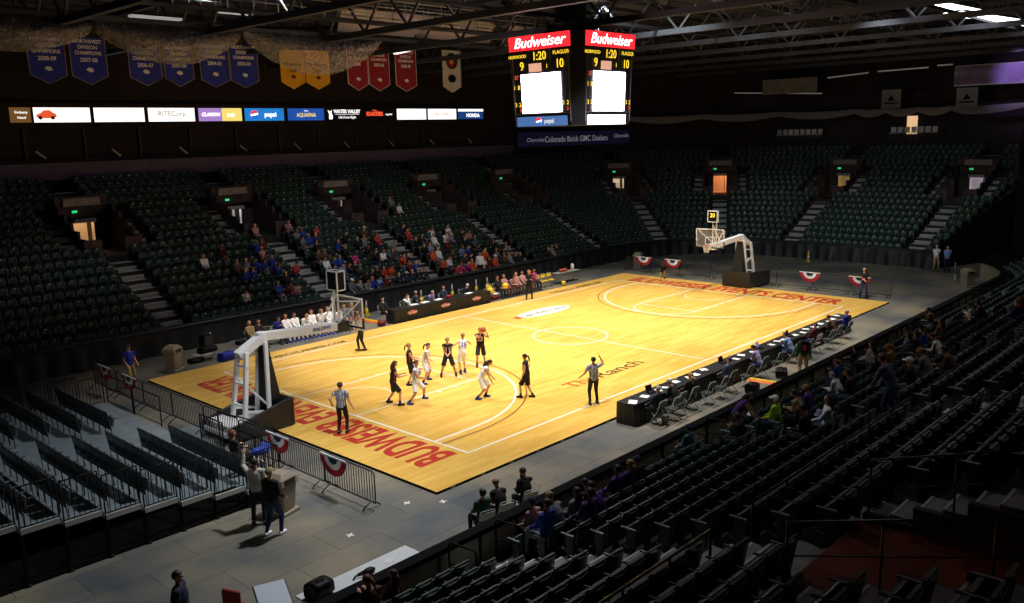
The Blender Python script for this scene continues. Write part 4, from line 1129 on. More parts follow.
# lit doorway on the upper concourse
q = MB(); X = 45.9
q.box((X, .5, 9.7), (.1, .12, 1.7)); q.box((X, -.5, 9.7), (.1, .12, 1.7)); q.box((X, 0, 10.5), (.1, 1.1, .12))
struct(q.build('door_20', DARKM))
q = MB(); q.box((X+.02, 0, 9.7), (.04, .9, 1.55)); o = struct(q.build('door_pane', mat('lit_hall_glow', (.6, .4, .2), .5, emit=(1, .62, .32), estr=.75))); o.name = 'door_glow_1'  # glowing pane put in for the light of the hall behind
for k, (y0, n) in enumerate(((7.3, 8), (-2.4, 7))):
    for j in range(n):
        e2 = empty('white_chair', (44.2, y0+.55*j, 8.6), PI/2)
        tag(e2, f'small white chair, {ordw(j)} of the {["eight under the long high panel", "seven under the lit upper doorway"][k]}', 'chair', 'white chairs on the upper concourse')
        q = MB(); q.box((0, .2, .45), (.42, .42, .05)); q.box((0, .0, .72), (.42, .05, .45)); q.build('shell', mat('chair_white_shell', (.55, .55, .55), .5), e2, bevel=.02)
        q = MB()
        for a in (-.17, .17):
            for b in (.02, .38): q.tube([(a, b, 0), (a, b, .45)], .015, 6)
        q.build('legs', STEEL, e2)
# pale tube lights and duct lines near the roof edge at the end
for k, (a, b) in enumerate((((43.5, 24, 13.0), (43.5, 17, 13.2)), ((43.5, 16, 13.1), (43.5, 7, 12.6)), ((43.5, 6.5, 13.9), (43.5, 3, 14.1)), ((43.5, 2.2, 14.15), (43.5, -1.8, 14.2)), ((43.5, -2.5, 14.3), (43.5, -3.6, 14.3)))):
    bar_light(a, b, .12, f'dim strip light high along the end wall, {ordw(k)} from the far corner', mat('faint_lamp_glass', (1, 1, 1), .3, emit=(.75, .75, .85), estr=.07), 'dim strip lights on the end wall')
bar_light((13.5, -10.6, 15.7), (21.5, -11.2, 15.7), .8, 'bright white light bar at the upper corner nearer the scoreboard')
bar_light((16.5, -11.6, 15.2), (26.5, -13.0, 15.2), .9, 'bright white light bar in the roof, lower of the two')
bar_light((-9, 15, 16.2), (-7.2, 15, 16.2), .5, 'small lit ceiling fixture above the blue banners', LAMPD, 'small lit roof fixtures')
bar_light((-14, 13.9, 15.5), (-11.6, 13.9, 15.5), .35, 'small lit ceiling fixture beside the netting swags', LAMPD, 'small lit roof fixtures')
bar_light((4.3, 17.5, 15.0), (2.6, 12.4, 15.0), .3, 'bright slanting strip light behind the red banners', mat('strip_lamp_glass', (1, 1, 1), .3, emit=(.95, .93, 1), estr=1.6))

# ------------------------------------------------------------------ people
def ik(a, c, l1, l2, pole):
    a = Vector(a); c = Vector(c); d = c-a; L = d.length
    if L > (l1+l2)*.998: c = a+d.normalized()*(l1+l2)*.998; d = c-a; L = d.length
    x = (l1*l1-l2*l2+L*L)/(2*L); h = math.sqrt(max(0, l1*l1-x*x)); u = d.normalized(); p = Vector(pole); p = (p-u*p.dot(u))
    p = p.normalized() if p.length > 1e-4 else u.orthogonal().normalized()
    return a+u*x+p*h, c
def body(name, hip=.93, lean=(0, 0), twist=0, head=(0, 0, 0), hl=(-.24, .05, .82), hr=(.24, .05, .82), fl=(-.12, 0, .08), fr=(.12, 0, .08), toel=0, toer=0,
         kneel=(0, 1, .1), kneer=(0, 1, .1), elb=(0, -1, -.3), elr=None, hair='short', long=True, shorts=False, sleeve=True, longs=True, seat=False, heavy=1.0, voxel=.016, curl=.5, cap=False):
    """returns dict of meshes: body, top, bottom, shoes, hair; local +y forward, z up"""
    hipc = Vector((0, 0, hip)); ln = Vector((lean[0], lean[1], 1)).normalized()
    T = Matrix.Rotation(twist, 3, 'Z')
    chest = hipc+ln*.36; neck = hipc+ln*.52; sh = hipc+ln*.47
    hd = (ln+Vector(head)).normalized(); headc = neck+hd*.17
    fwd = (T @ Vector((0, 1, 0))); fwd = (fwd-hd*fwd.dot(hd)).normalized(); rgt = fwd.cross(hd)
    seg = []    # (label, a, b, ra, rb, flatten axis)
    parts = MB()
    def cap_(lab, a, b, ra, rb, n=12, wide=1.0, nseg=4):
        seg.append((lab, Vector(a), Vector(b), ra, rb, wide))
        a = Vector(a); b = Vector(b); d = (b-a)
        L = d.length; u = d.normalized(); 
        xw = Vector((1, 0, 0)); xw = T @ xw; xw = (xw-u*xw.dot(u)); xw = xw.normalized() if xw.length > .1 else u.orthogonal().normalized(); yw = u.cross(xw)
        rings = []
        for i in range(4): t = math.cos(PI/2*(1-i/4)); rings.append((a-u*ra*math.sqrt(max(0, 1-t*t)), ra*max(t, .05)))
        for i in range(nseg+1): t = i/nseg; rings.append((a+d*t, ra+(rb-ra)*t))
        for i in range(1, 5): t = math.cos(PI/2*i/4); rings.append((b+u*rb*math.sqrt(max(0, 1-t*t)), rb*max(t, .05)))
        vs = [p+(xw*wide*math.cos(2*PI*j/n)+yw*math.sin(2*PI*j/n))*r for p, r in rings for j in range(n)]
        k = len(rings)
        parts.add(vs, [(i*n+j, i*n+(j+1) % n, (i+1)*n+(j+1) % n, (i+1)*n+j) for i in range(k-1) for j in range(n)]+[tuple(reversed(range(n))), tuple((k-1)*n+j for j in range(n))])
    h = heavy
    cap_('pelvis', hipc+Vector((0, 0, -.0)), hipc+ln*.10, .115*h, .11*h, wide=1.38)
    cap_('torso', hipc+ln*.10, hipc+ln*.30, .105*h, .118*h, wide=1.32)
    cap_('torso', hipc+ln*.28, hipc+ln*.40, .118*h, .10*h, wide=1.45)
    cap_('torso', sh+T @ Vector((-.11, 0, 0)), sh+T @ Vector((.11, 0, 0)), .068, .068)
    cap_('neck', neck-ln*.03, headc-hd*.05, .055, .052)
    J = {}
    for sd, hnd, ft, kn, el, toe, nm in ((-1, hl, fl, kneel, elb, toel, 'l'), (1, hr, fr, kneer, elr or elb, toer, 'r')):
        S = sh+T @ Vector((sd*.175, 0, -.005)); hp = hipc+Vector((sd*.09, 0, -.02))
        W = Vector(hnd)
        E_, W = ik(S, W, .28, .25, Vector((sd*.25, 0, 0))+Vector(el))
        K, A = ik(hp, ft, .43, .42, Vector((sd*.08, 0, 0))+Vector(kn))
        cap_('uarm'+nm, S, E_, .052*h, .041); cap_('farm'+nm, E_, W, .040, .028)
        cap_('thigh'+nm, hp, K, .086*h, .058); cap_('shank'+nm, K, A, .056, .038)
        td = Vector((math.sin(toe)*-1, math.cos(toe), 0)); 
        cap_('foot'+nm, A-td*.035-Vector((0, 0, .035)), A+td*.15-Vector((0, 0, .045)), .042, .032, wide=1.0)
        hdv = (W-E_).normalized(); 
        pal = W+hdv*.085
        side = hdv.cross(Vector((0, 0, 1))); side = side.normalized() if side.length > .2 else Vector((1, 0, 0)); side = side*(-sd)
        pn = hdv.cross(side).normalized()
        cap_('hand'+nm, W+hdv*.02, pal-hdv*.012, .027, .029, 8, 1.0, 2)
        bend = Vector((0, 0, -1)) if abs(hdv.z) < .7 else Vector((0, 1, 0)) if curl > 0 else Vector((0, -1, 0))
        for q, (off, ln_) in enumerate(((-.030, .062), (-.010, .072), (.011, .068), (.031, .054))):
            b0 = pal+side*off; b1 = b0+(hdv+bend*.25*curl).normalized()*ln_*.55; b2 = b1+(hdv*.8+bend*curl).normalized()*ln_*.5
            cap_('hand'+nm, b0, b1, .0095, .009, 6, 1, 1); cap_('hand'+nm, b1, b2, .009, .008, 6, 1, 1)
        t0 = W+hdv*.03-side*.025; t1 = t0-side*.028+hdv*.03; cap_('hand'+nm, t0, t1, .012, .011, 6, 1, 1); cap_('hand'+nm, t1, t1+hdv*.03-side*.006, .010, .009, 6, 1, 1)
        J['hand'+nm] = pal; J['wrist'+nm] = W
    # head: skull and jaw, nose, ears
    cap_('head', headc+hd*.035-fwd*.012, headc+hd*.03+fwd*.015, .083, .080, 14, 1.0, 2)
    cap_('head', headc+hd*.0+fwd*.012, headc-hd*.055+fwd*.03, .068, .045, 12, 1.0, 2)
    cap_('nose', headc+hd*.015+fwd*.092, headc-hd*.018+fwd*.108, .009, .013, 6, 1, 1)
    for sd in (-1, 1): cap_('ear', headc+rgt*sd*.082-hd*.012, headc+rgt*sd*.085+hd*.018, .012, .015, 6, 1, 1)
    me = parts.mesh(name, [WHITE]); o = link('tmpbody', me)
    md = o.modifiers.new('r', 'REMESH'); md.mode = 'VOXEL'; md.voxel_size = voxel
    sm = o.modifiers.new('s', 'SMOOTH'); sm.factor = .5; sm.iterations = 1
    dg = bpy.context.evaluated_depsgraph_get(); dg.update()
    bme = bpy.data.meshes.new_from_object(o.evaluated_get(dg)); bpy.data.objects.remove(o); bpy.data.meshes.remove(me)
    bme.name = name; bme.materials.clear(); bme.materials.append(None)
    nv = len(bme.vertices); co = np.empty(nv*3, np.float32); bme.vertices.foreach_get('co', co); co = co.reshape(-1, 3)
    no = np.empty(nv*3, np.float32); bme.vertices.foreach_get('normal', no); no = no.reshape(-1, 3)
    best = np.full(nv, 1e9); lab = np.zeros(nv, int); tt = np.zeros(nv)
    for i, (lb, a, b, ra, rb, wd) in enumerate(seg):
        a = np.array(a); d = np.array(b)-a; L = d@d+1e-9; t = np.clip((co-a)@d/L, 0, 1); dist = np.linalg.norm(co-(a+t[:, None]*d), axis=1)-(ra+(rb-ra)*t)*(1+.35*(wd-1))
        m = dist < best; best[m] = dist[m]; lab[m] = i; tt[m] = t[m]
    names = [s_[0] for s_ in seg]
    LN = np.array(names)[lab]
    faces = [tuple(p.vertices) for p in bme.polygons]
    bme.polygons.foreach_set('use_smooth', [True]*len(faces))
    HC = np.array(headc); HD = np.array(hd); FD = np.array(fwd)
    def shell(sel, off, nm, flare=None):
        ss = np.asarray(sel)
        fs = [f for f in faces if all(ss[i] for i in f)]
        used = sorted({i for f in fs for i in f}); idx = {v: i for i, v in enumerate(used)}
        P = co[used]+no[used]*(off if np.isscalar(off) else off[used][:, None])
        q = MB(); inner = co[used]+no[used]*.001
        q.add([tuple(p) for p in P], [tuple(idx[i] for i in f) for f in fs], 0, True)
        # close the hem with a rim down to the skin
        ec = {}
        for f in fs:
            for a, b in zip(f, f[1:]+f[:1]): ec[(a, b)] = ec.get((a, b), 0)+1
        rim = [(a, b) for (a, b) in ec if (b, a) not in ec]
        n0 = len(q.v); q.v += [tuple(p) for p in inner]
        for a, b in rim: q.f.append((idx[b], idx[a], n0+idx[a], n0+idx[b])); q.m.append(0); q.s.append(False)
        m_ = q.mesh(nm, [None]); return m_
    isT = (LN == 'torso') | ((LN == 'pelvis') & (((co-np.array(hipc))@np.array(ln)) > -.02))
    ua = np.isin(LN, ['uarml', 'uarmr']); fa = np.isin(LN, ['farml', 'farmr'])
    top = isT | (LN == 'neck') & (tt < .12)
    if sleeve: top = top | (ua & ((tt < .55) | longs))
    else: top = top | (ua & (tt < .06))
    if longs and sleeve: top = top | fa
    low = (LN == 'pelvis') | np.isin(LN, ['thighl', 'thighr'])
    sk = np.isin(LN, ['shankl', 'shankr'])
    if not shorts: low = low | (sk & (tt < .97))
    else: low = low & ~(np.isin(LN, ['thighl', 'thighr']) & (tt > .93))
    foot = np.isin(LN, ['footl', 'footr'])
    out = {'body': bme}
    out['top'] = shell(top, .016 if longs or sleeve else .014, name+'_top')
    offl = np.where(np.isin(LN, ['thighl', 'thighr']), (.012+.03*tt) if shorts else .012, .010)
    out['bottom'] = shell(low & ~(isT & (((co-np.array(hipc))@np.array(ln)) > .05)), offl, name+'_low')
    out['shoes'] = shell(foot | (sk & (tt > .99)), .010, name+'_shoes')
    if shorts: out['socks'] = shell(sk & (tt > .72), .005, name+'_socks')
    rel = co-HC; uz = rel@HD; uf = rel@FD
    hsel = np.isin(LN, ['head']) & ((uz > .055) | ((uf < .0) & (uz > -.06))) & ~((uf > .055) & (uz < .075))
    hm = shell(hsel, .014, name+'_hair')
    if hair != 'short' or cap:
        q = MB(); q.v = [tuple(v.co) for v in hm.vertices]; q.f = [tuple(p.vertices) for p in hm.polygons]; q.m = [0]*len(q.f); q.s = [True]*len(q.f)
        b0 = headc-fwd*.075
        if hair == 'pony': q.tube([b0+hd*.03, b0-fwd*.07+hd*.02, b0-fwd*.10-hd*.08, b0-fwd*.08-hd*.2], [.03, .035, .035, .012], 8)
        if hair == 'long':
            q.tube([b0+hd*.02+fwd*.02, b0-hd*.08, b0-hd*.19-fwd*.01, b0-hd*.27-fwd*.01], [.07, .085, .07, .035], 10)
        if cap: q.lathe([(.095, 0), (.09, .03), (.07, .07), (.02, .09)], 14, c=tuple(headc+hd*.05)); q.box(tuple(headc+hd*.055+fwd*.12), (.15, .11, .012))
        hm = q.mesh(name+'_hair', [None])
    out['hair'] = hm
    # eyes
    q = MB()
    for sd in (-1, 1): q.ell(tuple(headc+hd*.02+fwd*.078+rgt*sd*.032), (.011, .011, .009), 6)
    out['eyes'] = q.mesh(name+'_eyes', [mat('eye_dark', (.03, .02, .02), .3)])
    q = MB(); q.ell(tuple(headc-hd*.05+fwd*.072), (.022, .008, .006), 6); out['mouth'] = q.mesh(name+'_mouth', [mat('lip', hx('8a3f38'), .6)])
    J['head'] = headc; J['hd'] = hd; J['fwd'] = fwd; J['chest'] = chest; J['ln'] = ln
    out['J'] = J
    return out
CLOTH = {'white': 'f2f4fa', 'grey': '84868c', 'black': '17171b', 'navy': '1d2740', 'blue': '2541a8', 'lightblue': '7f9bd0', 'slate': '55627c', 'teal': '23606f', 'red': 'b8322b', 'maroon': '5e1720', 'orange': 'd9582a',
         'magenta': 'b52a7c', 'pink': 'b98a8a', 'dusky': '7a5a58', 'brown': '5a3d30', 'lavender': '9a92c4', 'purple': '4a2a7a', 'neon': '9fd020', 'tan': '9a8560', 'mustard': '8a6a32', 'green': '1f4a34', 'khaki': 'a08a5e', 'jeans': '2b3f66', 'royal': '1a2fa0', 'offwhite': 'b9b6ac', 'plum': '3b2350'}
def cm(n): return mat('cloth_'+n, hx(CLOTH[n]), .85, noise=.08, nscale=12)
SKIN = [mat('skin_a', hx('d9a184'), .55), mat('skin_b', hx('c48a6c'), .55), mat('skin_c', hx('e0ae94'), .55), mat('skin_d', hx('8a5a42'), .55)]
HAIR = {'brown': mat('hair_brown', hx('3b2518'), .6), 'black': mat('hair_black', hx('15100d'), .5), 'blond': mat('hair_blond', hx('a07a45'), .6), 'grey': mat('hair_grey', hx('9a9894'), .6), 'white': mat('hair_white', hx('d4d2cd'), .6), 'auburn': mat('hair_auburn', hx('6a3320'), .6)}
def part(nm, me, m, par):
    o = link(nm, me, par)
    if m is not None:
        if len(o.material_slots): o.material_slots[0].link = 'OBJECT'; o.material_slots[0].material = m
    return o
def person(B, loc, rz, top, low, hair, skin, lab, group=None, shoes='black', face_=True, lowname=None, sock=None, topm=None, scale=1.0):
    o = part('person', B['body'], skin, None); o.location = loc; o.rotation_euler.z = rz; o.scale = (scale,)*3
    tag(o, lab, 'person', group)
    part('top', B['top'], topm or cm(top), o); part(lowname or ('shorts' if 'socks' in B else 'trousers'), B['bottom'], cm(low), o); part('shoes', B['shoes'], cm(shoes), o)
    part('hair', B['hair'], hair, o)
    if 'socks' in B: part('socks', B['socks'], cm(sock or 'white'), o)
    if face_: link('eyes', B['eyes'], o); link('mouth', B['mouth'], o)
    return o
def fa(img): return math.radians(-46.5-img)      # facing: 0 away from the camera, 90 to its right, 180 to it, 270 to its left
HIPS = .54
SEATED = {}
def seated(key, **k):
    kw = dict(hip=.55, fl=(-.13, .46, .08), fr=(.13, .46, .08), kneel=(0, .6, 1), kneer=(0, .6, 1), hl=(-.13, .33, .66), hr=(.13, .33, .66), elb=(0, -1, -.3), voxel=.019, lean=(0, -.05)); kw.update(k)
    SEATED[key] = body('seated_'+key, **kw)
seated('lap'); seated('laplong', hair='long', hl=(-.08, .30, .66), hr=(.1, .34, .68))
seated('fold', hl=(.12, .2, .82), hr=(-.12, .22, .84), head=(0, .05, 0))
seated('forward', lean=(0, .5), hl=(-.05, .5, .72), hr=(.06, .48, .7), head=(0, .1, 0), hair='short')
seated('phone', lean=(0, .1), hl=(-.05, .3, .9), hr=(.06, .3, .92), head=(0, .45, 0), hair='pony')
seated('chin', lean=(.08, .3), hl=(-.1, .4, .7), hr=(.05, .33, 1.12), elr=(0, .2, -1), head=(-.1, .1, 0), hair='short', fr=(.2, .5, .08))
seated('turn', twist=.5, lean=(-.06, .0), hl=(-.2, .3, .68), hr=(.2, .25, .66), head=(.2, 0, 0), hair='long')
seated('cap', lean=(0, .15), cap=True, hl=(-.15, .36, .64), hr=(.12, .4, .66))
seated('recline', lean=(0, -.4), hip=.5, fl=(-.1, .8, .3), fr=(.1, .78, .34), kneel=(0, 0, 1), kneer=(0, 0, 1), hl=(-.16, .2, .7), hr=(.16, .22, .7))
KEYS = ['lap', 'laplong', 'fold', 'forward', 'phone', 'chin', 'turn', 'cap']
LONGS = ('laplong', 'phone', 'turn')
FAR = "5,-9.62,white;6,-8.01,maroon;6,-6.19,blue;4,-7.77,dusky;6,-5.58,maroon;5,-5.79,pink;4,-6.84,blue;4,-6.29,blue;4,-5.74,blue;3,-6.07,blue;3,-7.64,blue;3,-8.19,blue;4,-7.39,grey;2,-5.75,black;1,-9.18,white;1,-6.83,blue;1,-6.28,maroon;1,-5.73,pink;8,-3.96,pink;8,-3.41,pink;7,-3.68,grey;6,-3.59,slate;6,-3.04,blue;7,-2.2,blue;7,-1.48,red;5,-0.82,blue;3,-4.22,red;6,-2.36,navy;6,0.29,black;4,-3.19,brown;5,-2.31,black;4,-2.21,brown;3,-3.06,white;3,-3.64,blue;2,-3.43,black;3,-2.38,blue;2,-2.5,lightblue;3,-0.83,magenta;2,-1.23,black;1,-1.39,black;1,-0.84,black;5,1.31,grey;5,0.76,black;4,1.0,black;6,1.84,brown;5,2.28,red;3,1.25,white;3,1.8,teal;3,2.36,brown;2,2.43,orange;1,0.24,red;0,-0.16,maroon;1,1.01,orange;1,0.46,black;0,0.57,navy;0,2.08,navy;0,2.81,navy;0,-1.82,grey;0,-2.37,grey;0,-2.92,slate;0,-1.23,blue;0,-0.68,lightblue;6,4.57,navy;5,4.78,red;5,6.26,teal;5,7.25,white;4,4.94,black;4,4.02,grey;2,4.16,orange;3,5.72,lavender;1,4.73,orange;1,4.13,blue;2,4.71,white;1,5.49,white;0,5.3,red;0,4.18,black;0,4.76,magenta;0,5.85,magenta;0,6.4,orange;0,6.95,maroon;0,7.5,white;3,7.25,maroon;2,6.43,brown;2,7.33,lightblue;2,7.88,blue;1,6.76,brown;3,8.29,black;3,9.32,slate;5,8.46,white;4,7.27,white;4,8.18,grey;4,9.63,pink;4,9.05,black;1,8.42,orange;1,9.0,orange;0,8.05,maroon;1,9.97,grey;2,10.59,black;1,10.52,black;1,11.07,slate;0,10.44,grey;2,11.79,brown;0,9.22,orange;0,9.81,brown;0,10.36,black;0,11.11,black;0,1.53,navy;0,3.36,black;3,4.1,black;4,5.49,navy;4,6.72,white;0,14.93,grey;0,14.37,black;0,15.71,black;10,5.89,grey;9,6.32,white;4,-0.67,black;2,-1.95,black;1,-3.52,black;3,1.81,black;1,2.39,maroon;2,3.61,black;1,7.59,black;2,8.93,brown"
NEARP = "1,-19.53,blue;0,-18.45,pink;1,-18.82,grey;1,-18.28,grey;1,-17.54,navy;2,-18.16,purple;2,-17.66,purple;1,-16.36,purple;1,-15.85,purple;1,-15.34,black;0,-23.06,brown;0,-22.55,maroon;0,-10.69,teal;2,-11.48,black;2,-10.74,neon;3,-10.43,tan;3,-9.76,purple;5,-11.0,white;3,-7.06,white;4,-8.21,black;1,-3.33,blue;0,-0.16,navy;1,-1.14,white;1,-0.09,navy;3,-2.84,mustard;2,1.03,lightblue;3,-0.6,navy;0,8.48,mustard;3,1.97,tan;3,0.52,blue;3,5.81,white;6,-6.35,grey;6,-7.83,black;7,-6.88,brown;6,2.11,purple;6,2.86,red;4,4.71,black;5,-2.19,white;3,-4.4,black;5,-12.94,black"
ST_FAR = [(-99, 'open end'), (-13.15, 'second stairway'), (-3.9, 'third stairway'), (4.0, 'fourth stairway'), (12.55, 'fifth stairway'), (21.1, 'sixth stairway')]
CW = {'dusky': 'dusky pink', 'lightblue': 'light blue', 'neon': 'neon green', 'slate': 'slate blue', 'mustard': 'mustard brown'}
def crowd(data, side):
    L = []; used = []
    for t in data.split(';'):
        r, x, c = t.split(','); r = int(r); x = float(x)
        # snap to the nearest free seat of that row
        cs = [q for q in slots if q[0] == (side < 0) and q[2] == r and q[6]*side > 0 and (q[0], q[1], q[2], q[3]) not in used and abs(q[5]-x) < 2]
        if not cs: continue
        q = min(cs, key=lambda q: abs(q[5]-x)); used.append((q[0], q[1], q[2], q[3])); L.append((q, c))
    by = {}
    for q, c in L: by.setdefault((q[1], q[2]), []).append((q, c))
    for (bi, r), v in sorted(by.items()):
        v.sort(key=lambda z: z[0][3])
        for n, (q, c) in enumerate(v):
            key = rnd.choice(KEYS); hairk = rnd.choice(['brown', 'black', 'brown', 'blond', 'grey' if key not in LONGS else 'auburn'])
            lw = rnd.choice(['jeans', 'black', 'jeans', 'navy', 'grey'])
            hm = HAIR[hairk] if key != 'cap' else cm(rnd.choice(['navy', 'grey', 'white', 'black']))
            z = .0
            cw = CW.get(c, c)
            if side > 0: lab = f'far spectator in {cw} top, row {NUMW[r]}, {ordw(n)} after the {ST_FAR[bi][1] if bi < 6 else "corner"}'
            else: lab = f'near spectator in {cw} top, row {NUMW[r]}, {ordw(n)} after the {AN[bi]}'
            o = person(SEATED[key], (q[5], q[6], q[7]), q[8], c, lw, hm, rnd.choice(SKIN[:3]), lab, 'spectators in the far stands' if side > 0 else 'spectators in the near stands', face_=(side < 0), scale=rnd.uniform(.94, 1.05))
crowd(FAR, 1); crowd(NEARP, -1)

# ------------------------------------------------------------------ people and things on the floor
def stand(key, feet, face_, hands=((-.22, .06), (.22, .06)), **k):
    """feet: two world points; returns (meshes, location, rotation)"""
    c = Vector(((feet[0][0]+feet[1][0])/2, (feet[0][1]+feet[1][1])/2, 0)); rz = fa(face_); Ri = Matrix.Rotation(-rz, 3, 'Z')
    l = [Ri @ (Vector((f[0], f[1], 0))-c) for f in feet]; l.sort(key=lambda v: v.x)
    z = k.pop('fz', (0, 0)); half = (l[0]-l[1]).length/2
    hip = k.pop('hip', min(.93, math.sqrt(max(.3, .85**2-half**2))+.075))
    B = body(key, hip=hip, fl=(l[0].x, l[0].y, .08+z[0]), fr=(l[1].x, l[1].y, .08+z[1]), **k)
    return B, c, rz
def number(B, par, s_, m, back=True, sz=.26):
    J = B['J']; d = J['fwd']*(-1 if back else 1); p = J['chest']+d*.152*1.0+J['ln']*(-.03)
    me = text_mesh(s_, sz, bold=.006, ext=.003); me.materials.clear(); me.materials.append(m)
    o = link('jersey_number', me, par); z = d.normalized(); y = (J['ln']-z*J['ln'].dot(z)).normalized(); x = y.cross(z)
    o.matrix_local = Matrix((x, y, z)).transposed().to_4x4(); o.location = p
WB = cm('white'); NUMB = mat('number_blue', hx('2a45b0'), .7); NUMW_ = mat('number_orange_white', hx('d8c9c0'), .7)
def player(key, feet, f_, team, num, back, hair, hcol, lab, **k):
    B, c, rz = stand(key, feet, f_, hair=hair, shorts=True, sleeve=False, longs=False, voxel=.012, **k)
    o = person(B, (c.x, c.y, .004), rz, 'white' if team == 'w' else 'black', 'white' if team == 'w' else 'black', HAIR[hcol], SKIN[rnd.choice([0, 1, 2])], lab, None, shoes='blue' if team == 'w' else 'black', sock='black')
    number(B, o, num, NUMB if team == 'w' else NUMW_, back)
    J = B['J']             # side stripes of the uniform
    q = MB(); hc = Vector((0, 0, k.get('hip', .88)))
    for sd in (-1, 1):
        q.beam(J['chest']+J['ln']*-.02+J['fwd'].cross(J['ln'])*sd*.165, J['chest']-J['ln']*.24+J['fwd'].cross(J['ln'])*sd*.155, .035, .02)
    q.build('side_stripe', cm('blue') if team == 'w' else cm('orange'), o)
    return B, o
player('p_push', ((-12.62, -1.52), (-12.57, -2.16)), 75, 'b', '14', True, 'long', 'brown', 'player in black with long brown hair pushing the white-clad player beside her', hl=(-.12, .42, 1.12), hr=(.12, .44, 1.1), lean=(0, .15))
player('p_block', ((-12.28, -2.33), (-11.44, -2.21)), 105, 'w', '20', False, 'pony', 'brown', 'player in white with arms spread and blue shoes, beside the pushing player', hl=(-.48, .1, 1.15), hr=(.2, .4, 1.0), lean=(.05, .1), elb=(-.3, -1, -.3))
player('p_tall', ((-10.68, -0.38), (-10.28, -0.21)), 85, 'b', '32', True, 'pony', 'blond', 'tall player in black with blond ponytail behind the pair', hl=(-.14, .32, 1.05), hr=(.16, .36, 1.02))
player('p_lean', ((-10.21, -0.75), (-9.61, -0.36)), 95, 'w', '4', False, 'pony', 'brown', 'player in white with dark ponytail, knees bent, beside the tall black-clad player', hl=(-.25, .2, .85), hr=(.28, .25, .8), lean=(0, .25))
player('p_guard', ((-8.97, -0.46), (-8.48, -0.84)), 175, 'b', '11', False, 'pony', 'blond', 'player in black standing wide with hands clasped in front', hl=(-.04, .3, 1.02), hr=(.05, .31, 1.0), lean=(0, .1))
player('p_back', ((-8.2, -0.84), (-7.93, -0.81)), 335, 'w', '15', True, 'short', 'blond', 'player in white seen from behind, number fifteen, arms reaching forward', hl=(-.45, .2, 1.3), hr=(.4, .35, 1.25), lean=(.1, .1))
Bb, ob = player('p_ball', ((-6.95, -0.53), (-6.45, -0.51)), 180, 'b', '23', False, 'short', 'blond', 'player in black holding the basketball up beside her head', hl=(-.27, .2, 1.52), hr=(-.03, .28, 1.5), elb=(.0, -.2, -1))
player('p_bent', ((-10.27, -3.9), (-9.8, -3.88)), 95, 'w', '3', True, 'long', 'black', 'player in white bending forward with dark curly hair, in the middle of the court', hl=(-.2, .45, .75), hr=(.22, .45, .7), lean=(0, .55), head=(0, .2, 0), hip=.8)
player('p_watch', ((-9.06, -5.02), (-8.72, -5.35)), 290, 'b', '21', True, 'pony', 'black', 'player in black standing apart by the arc nearest the press tables', hl=(-.24, .1, .85), hr=(.24, .12, .86), lean=(0, .08))
# the ball
q = MB(); q.ell((0, 0, 0), (.121, .121, .121), 20)
e = q.build('basketball', BALLM, None); tag(e, 'orange basketball held beside the head of a black-clad player', 'ball')
Mw = Matrix.Translation((ob.location.x, ob.location.y, ob.location.z)) @ Matrix.Rotation(ob.rotation_euler.z, 4, 'Z')
e.location = Mw @ Vector((-.15, .33, 1.66))
q = MB()
for R_ in (Euler((0, 0, 0)), Euler((PI/2, 0, 0)), Euler((0, PI/2, 0))):
    q.tube([R_.to_matrix() @ Vector((.1215*math.cos(a), .1215*math.sin(a), 0)) for a in np.linspace(0, 2*PI, 25)], .002, 4, caps=False)
q.build('seams', BLACK, e)
# referees
REFM = stripe_mat('referee_stripes', (.03, .035, .06), (.62, .66, .8), 21, 0)
def adult(key, feet, f_, top, low, hcol, lab, hair='short', z=.004, skin=None, shoes='black', topm=None, **k):
    sc = k.pop('scale', 1.04)
    B, c, rz = stand(key, feet, f_, hair=hair, voxel=.013, **k)
    return B, person(B, (c.x, c.y, z), rz, top, low, HAIR.get(hcol) or cm(hcol), skin or rnd.choice(SKIN[:3]), lab, None, shoes=shoes, topm=topm, scale=sc)
adult('ref_base', ((-15.86, -2.93), (-15.63, -3.06)), 8, 'grey', 'black', 'brown', 'referee in striped shirt and black trousers standing on the baseline lettering', topm=REFM, longs=False, hl=(-.3, -.05, 1.0), hr=(.34, .1, .86), elb=(-.3, -1, 0))
adult('ref_side', ((-8.11, -7.6), (-7.81, -7.69)), 350, 'grey', 'black', 'black', 'referee by the near sideline with one arm raised and the other held out', topm=REFM, longs=False, hl=(-.42, .15, 1.0), hr=(.3, .2, 1.62), elr=(.5, 0, -1))
adult('ref_far', ((-8.35, 5.94), (-8.15, 5.75)), 280, 'grey', 'black', 'brown', 'referee partly hidden behind the near backboard, legs close together', topm=REFM, longs=False, hl=(-.2, .2, .95), hr=(.2, .2, .95))
adult('coach', ((5.86, 8.22), (6.1, 8.0)), 185, 'black', 'black', 'brown', 'coach in a black suit standing with folded arms before the far bench', hl=(.1, .22, 1.15), hr=(-.12, .24, 1.17))
adult('vest', ((17.62, -7.25), (17.7, -7.6)), 200, 'black', 'jeans', 'grey', 'man in a dark vest and blue jeans by the last far barrier', z=-.076, longs=False, hl=(.05, .28, 1.1), hr=(-.03, .28, 1.05))
Bv, ov = adult('packman', ((-.12, -11.87), (.2, -12.02)), 15, 'green', 'khaki', 'brown', 'man in green jacket and khaki trousers with a black backpack by the near rail', z=-.076)
def backpack(par, p, m, patch=None):
    q = MB(); q.box((p[0], p[1], p[2]), (.32, .18, .46)); q.box((p[0], p[1]-.11, p[2]-.06), (.24, .08, .26)); bp_ = q.build('backpack', m, None, bevel=.04); return bp_
